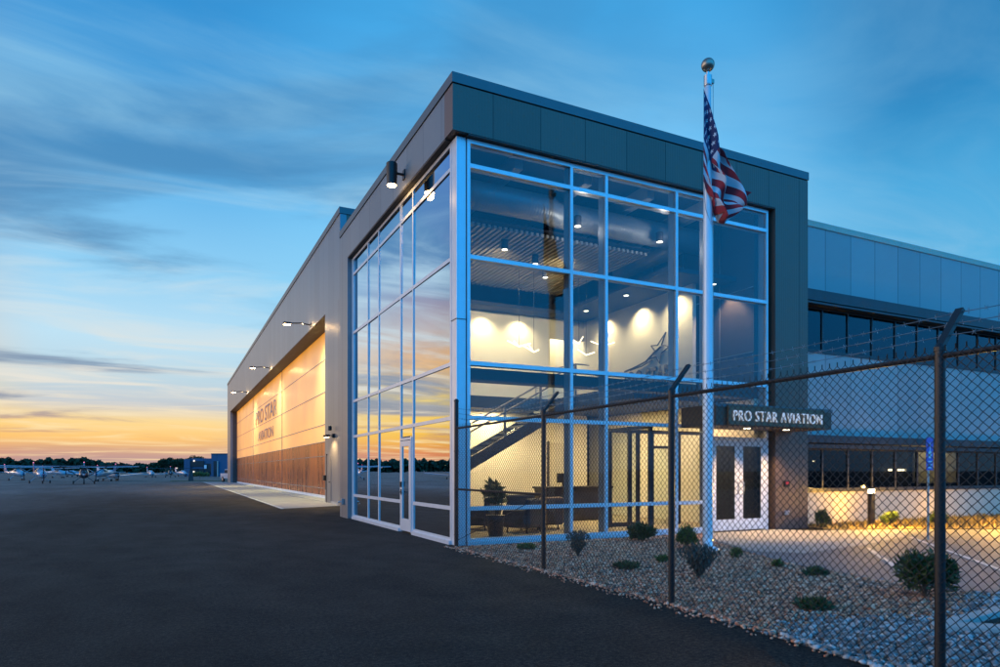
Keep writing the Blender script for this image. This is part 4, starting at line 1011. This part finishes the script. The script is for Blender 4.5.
fb(211.2,232,6.4,20,'wall',M['blue_clad'],B2,190); fb(213.5,216.8,4.4,.2,'door',M['window_far'],B2,189.7,.1); fb(217,218,4.4,.2,'door_post',M['kerb'],B2,189.6,0)
fb(211,232.2,6.6,20.4,'coping',M['cap'],B2,189.8,6.4)
M['lawn']=P('mown_grass',(.04,.075,.02),.9,0,.3,1)
x0,y0_=at(194,108); x1,y1_=at(222,108)
tag(MB().obox((0,0,0),(30,5,.1)).build('grass_verge',M['lawn']),kind='structure',label='green verge before the far blue building').location=((x0+x1)/2+9.5,(y0_+y1_)/2,0)
ub=empty('utility_cabinet',(*at(190.8,106),0),0,'dark upright utility cabinet at the edge of the apron','cabinet'); MB().add([(-.4,-.4,0),(.4,-.4,0),(.4,.4,0),(-.4,.4,0),(-.25,-.25,1.6),(.25,-.25,1.6),(.25,.25,1.6),(-.25,.25,1.6)],[(0,1,2,3),(7,6,5,4),(0,4,5,1),(1,5,6,2),(2,6,7,3),(3,7,4,0)]).build('body',M['dark_band'],ub); MB().box(-.3,.3,-.3,.3,1.6,1.66).build('lid',M['cap'],ub)
hb=empty('flowering_hedge',(*at(200,150),0),0,'low yellowish hedge before the far building','hedge'); V,F=leaves(1200,(0,0,.7),(2.2,1,.9),.2); raw('foliage',V,F,M['dry'],hb); MB().tube([(0,0,0),(0,0,.5)],.05).build('stem',M['bark'],hb)
sx,sy=at(177.6,230)
sl_=empty('street_lamp',(sx,sy,0),0,'far street lamp glowing before the dark trees','street lamp'); MB().tube([(0,0,0),(0,0,2.3),(-.3,0,2.5)],.05).build('pole',M['black'],sl_); MB().lathe([(.05,2.3),(.32,2.4),(.3,2.65),(.1,2.75)],(-.3,0,0),10).build('lamp_head',M['far_lamp'],sl_)
# pickup truck
tx,ty=at(233.5,96)
tr=empty('pickup_truck',(tx,ty,0),R(-75),'white pickup truck half hidden behind the far end of the hangar','truck')
def prof(mb,pts,w_):
    n_=len(pts); o=len(mb.v); mb.v+=[(x,-w_,z) for x,z in pts]+[(x,w_,z) for x,z in pts]
    mb.f+= [tuple(o+i for i in range(n_)),tuple(o+n_+i for i in range(n_))[::-1]]+[(o+i,o+(i+1)%n_,o+n_+(i+1)%n_,o+n_+i) for i in range(n_)]; mb.mi+=[0]*(n_+2); return mb
prof(MB(),[(-2.7,.5),(2.7,.5),(2.7,1.0),(2.5,1.15),(1.3,1.25),(.6,1.85),(-.9,1.85),(-1.0,1.25),(-2.7,1.25)],.95).build('body',M['plane_white'],tr,bevel=.06)
prof(MB(),[(1.15,1.28),(.58,1.76),(-.8,1.76),(-.85,1.28)],.97).build('window',M['window_far'],tr)
for x in(-1.7,1.75):
    for s_ in(-1,1):
        wh=MB().lathe([(.2,-.12),(.4,-.11),(.42,0),(.4,.11),(.2,.12)],(x,s_*.86,.42),18,'Y').build('wheel',M['rubber'],tr); MB().lathe([(.2,-.13),(.2,.13)],(x,s_*.86,.42),12,'Y').build('rim',M['steel'],wh)
for s_ in(-1,1): MB().box(2.68,2.73,s_*.75-.15,s_*.75+.15,.85,1.02).build('headlight',M['sign_white'],tr)
MB().box(2.7,2.82,-.9,.9,.5,.72).build('bumper',M['black'],tr); MB().box(2.7,2.74,-.5,.5,.8,1.0).build('grille',M['black'],tr)

# ------------------------------------------------------------------ trees and hills
def tree(x,y,h,w_,n,label):
    r=empty('deciduous_tree',(x,y,0),0,label,'tree','trees beyond the apron')
    V,F=leaves(n,(0,0,h*.62),(w_*.62,w_*.62,h*.42),.38,0,'ball',.2,1.3); raw('crown',V,F,M['leaf_t'],r)
    s=MB(); s.tube([(0,0,0),(.1,0,h*.3),(0,.1,h*.7)],[h*.03,h*.025,h*.008],8)
    for i in range(6):
        a=i*1.05+rng.random(); s.tube([(0,0,h*(.25+.05*i)),(math.cos(a)*w_*.2,math.sin(a)*w_*.2,h*(.45+.05*i)),(math.cos(a)*w_*.38,math.sin(a)*w_*.38,h*(.6+.05*i))],[h*.014,h*.009,h*.004],6)
    s.build('trunk',M['bark'],r)
tl=[(166,240,5.3,4.4,'left rounded tree of the clump beside the far blue building'),(171.5,245,5.8,4.6,'tallest tree of the clump beside the far blue building'),(178.5,242,5.3,4.8,'tree behind the far street lamp'),(184.5,250,6.0,4.4,'tree rising directly left of the blue tower'),(193,262,6.6,4.8,'tree showing over the far building roof'),(200,266,6.4,5,'tree over the right part of the far building roof')]
for px_,dp,h_,w_,lb in tl:
    x,y=at(px_,dp); tree(x,y,h_*1.2,w_*1.15,2600,lb)
# far wood as one mass
def woods(name,d0,az0,az1,n,hh,size,label,prof_):
    a=R(az0)+(R(az1)-R(az0))*rng.random(n); ds=d0+rng.random(n)*60
    hmax=1.3*hh*prof_(np.degrees(a)); cl=.84+.16*np.sin(a*431+np.sin(a*97)*3)*np.sin(a*173); hmax=hmax*cl
    z=hmax*rng.random(n)**.5
    q=np.stack([CAM.x+ds*np.sin(a),CAM.y+ds*np.cos(a),z],1)
    u=rng.normal(0,1,(n,3)); u/=np.linalg.norm(u,axis=1)[:,None]; v=np.cross(u,rng.normal(0,1,(n,3))); v/=np.linalg.norm(v,axis=1)[:,None]
    s=size*(.6+.8*rng.random(n))[:,None]; V=np.stack([q-u*s,q+v*s,q+u*s,q-v*s],1).reshape(-1,3)
    V[:,2]=np.maximum(V[:,2],0); tag(raw(name,V,np.arange(4*n).reshape(n,4),M['leaf_t']),kind='stuff',label=label)
woods('far_woods',700,-75,12,80000,10.5,1.7,'dark continuous wood along the horizon',lambda a: np.interp(a,[-75,-30,-9,-6,-4.5,-3,-1,3,12],[1.2,1.1,.95,1.0,.75,.62,.72,.6,.7]))
M['hill']=P('distant_hill_haze_tint',(.045,.075,.085),1,0,.2,.01)  # bluish distance haze is put into the base colour
hv=[];hf=[]
az_=np.linspace(-80,70,160)
hh=22+10*np.sin(az_*.21)+6*np.sin(az_*.57+1)+2.5*np.sin(az_*1.9)
for a,h_ in zip(az_,hh):
    for dd_,zz in ((3000,-1),(3300,h_*.8),(3700,h_),(4300,-1)): hv.append((CAM.x+dd_*math.sin(R(a)),CAM.y+dd_*math.cos(R(a)),zz))
for i in range(len(az_)-1):
    for j in range(3): hf.append((i*4+j,i*4+j+1,(i+1)*4+j+1,(i+1)*4+j))
tag(MB().add(hv,hf).build('distant_hills',M['hill'],smooth=True),kind='structure',label='low haze blue hills on the horizon')

# ------------------------------------------------------------------ render settings
S.render.engine='CYCLES'
S.view_settings.view_transform='Standard'; S.view_settings.look='None'; S.view_settings.exposure=0; S.view_settings.gamma=1; S.view_settings.use_curve_mapping=False
cy=S.cycles; cy.max_bounces=8; cy.transparent_max_bounces=24; cy.diffuse_bounces=3; cy.glossy_bounces=4; cy.sample_clamp_indirect=4; cy.use_denoising=True; cy.caustics_reflective=False; cy.caustics_refractive=False; cy.blur_glossy=.3
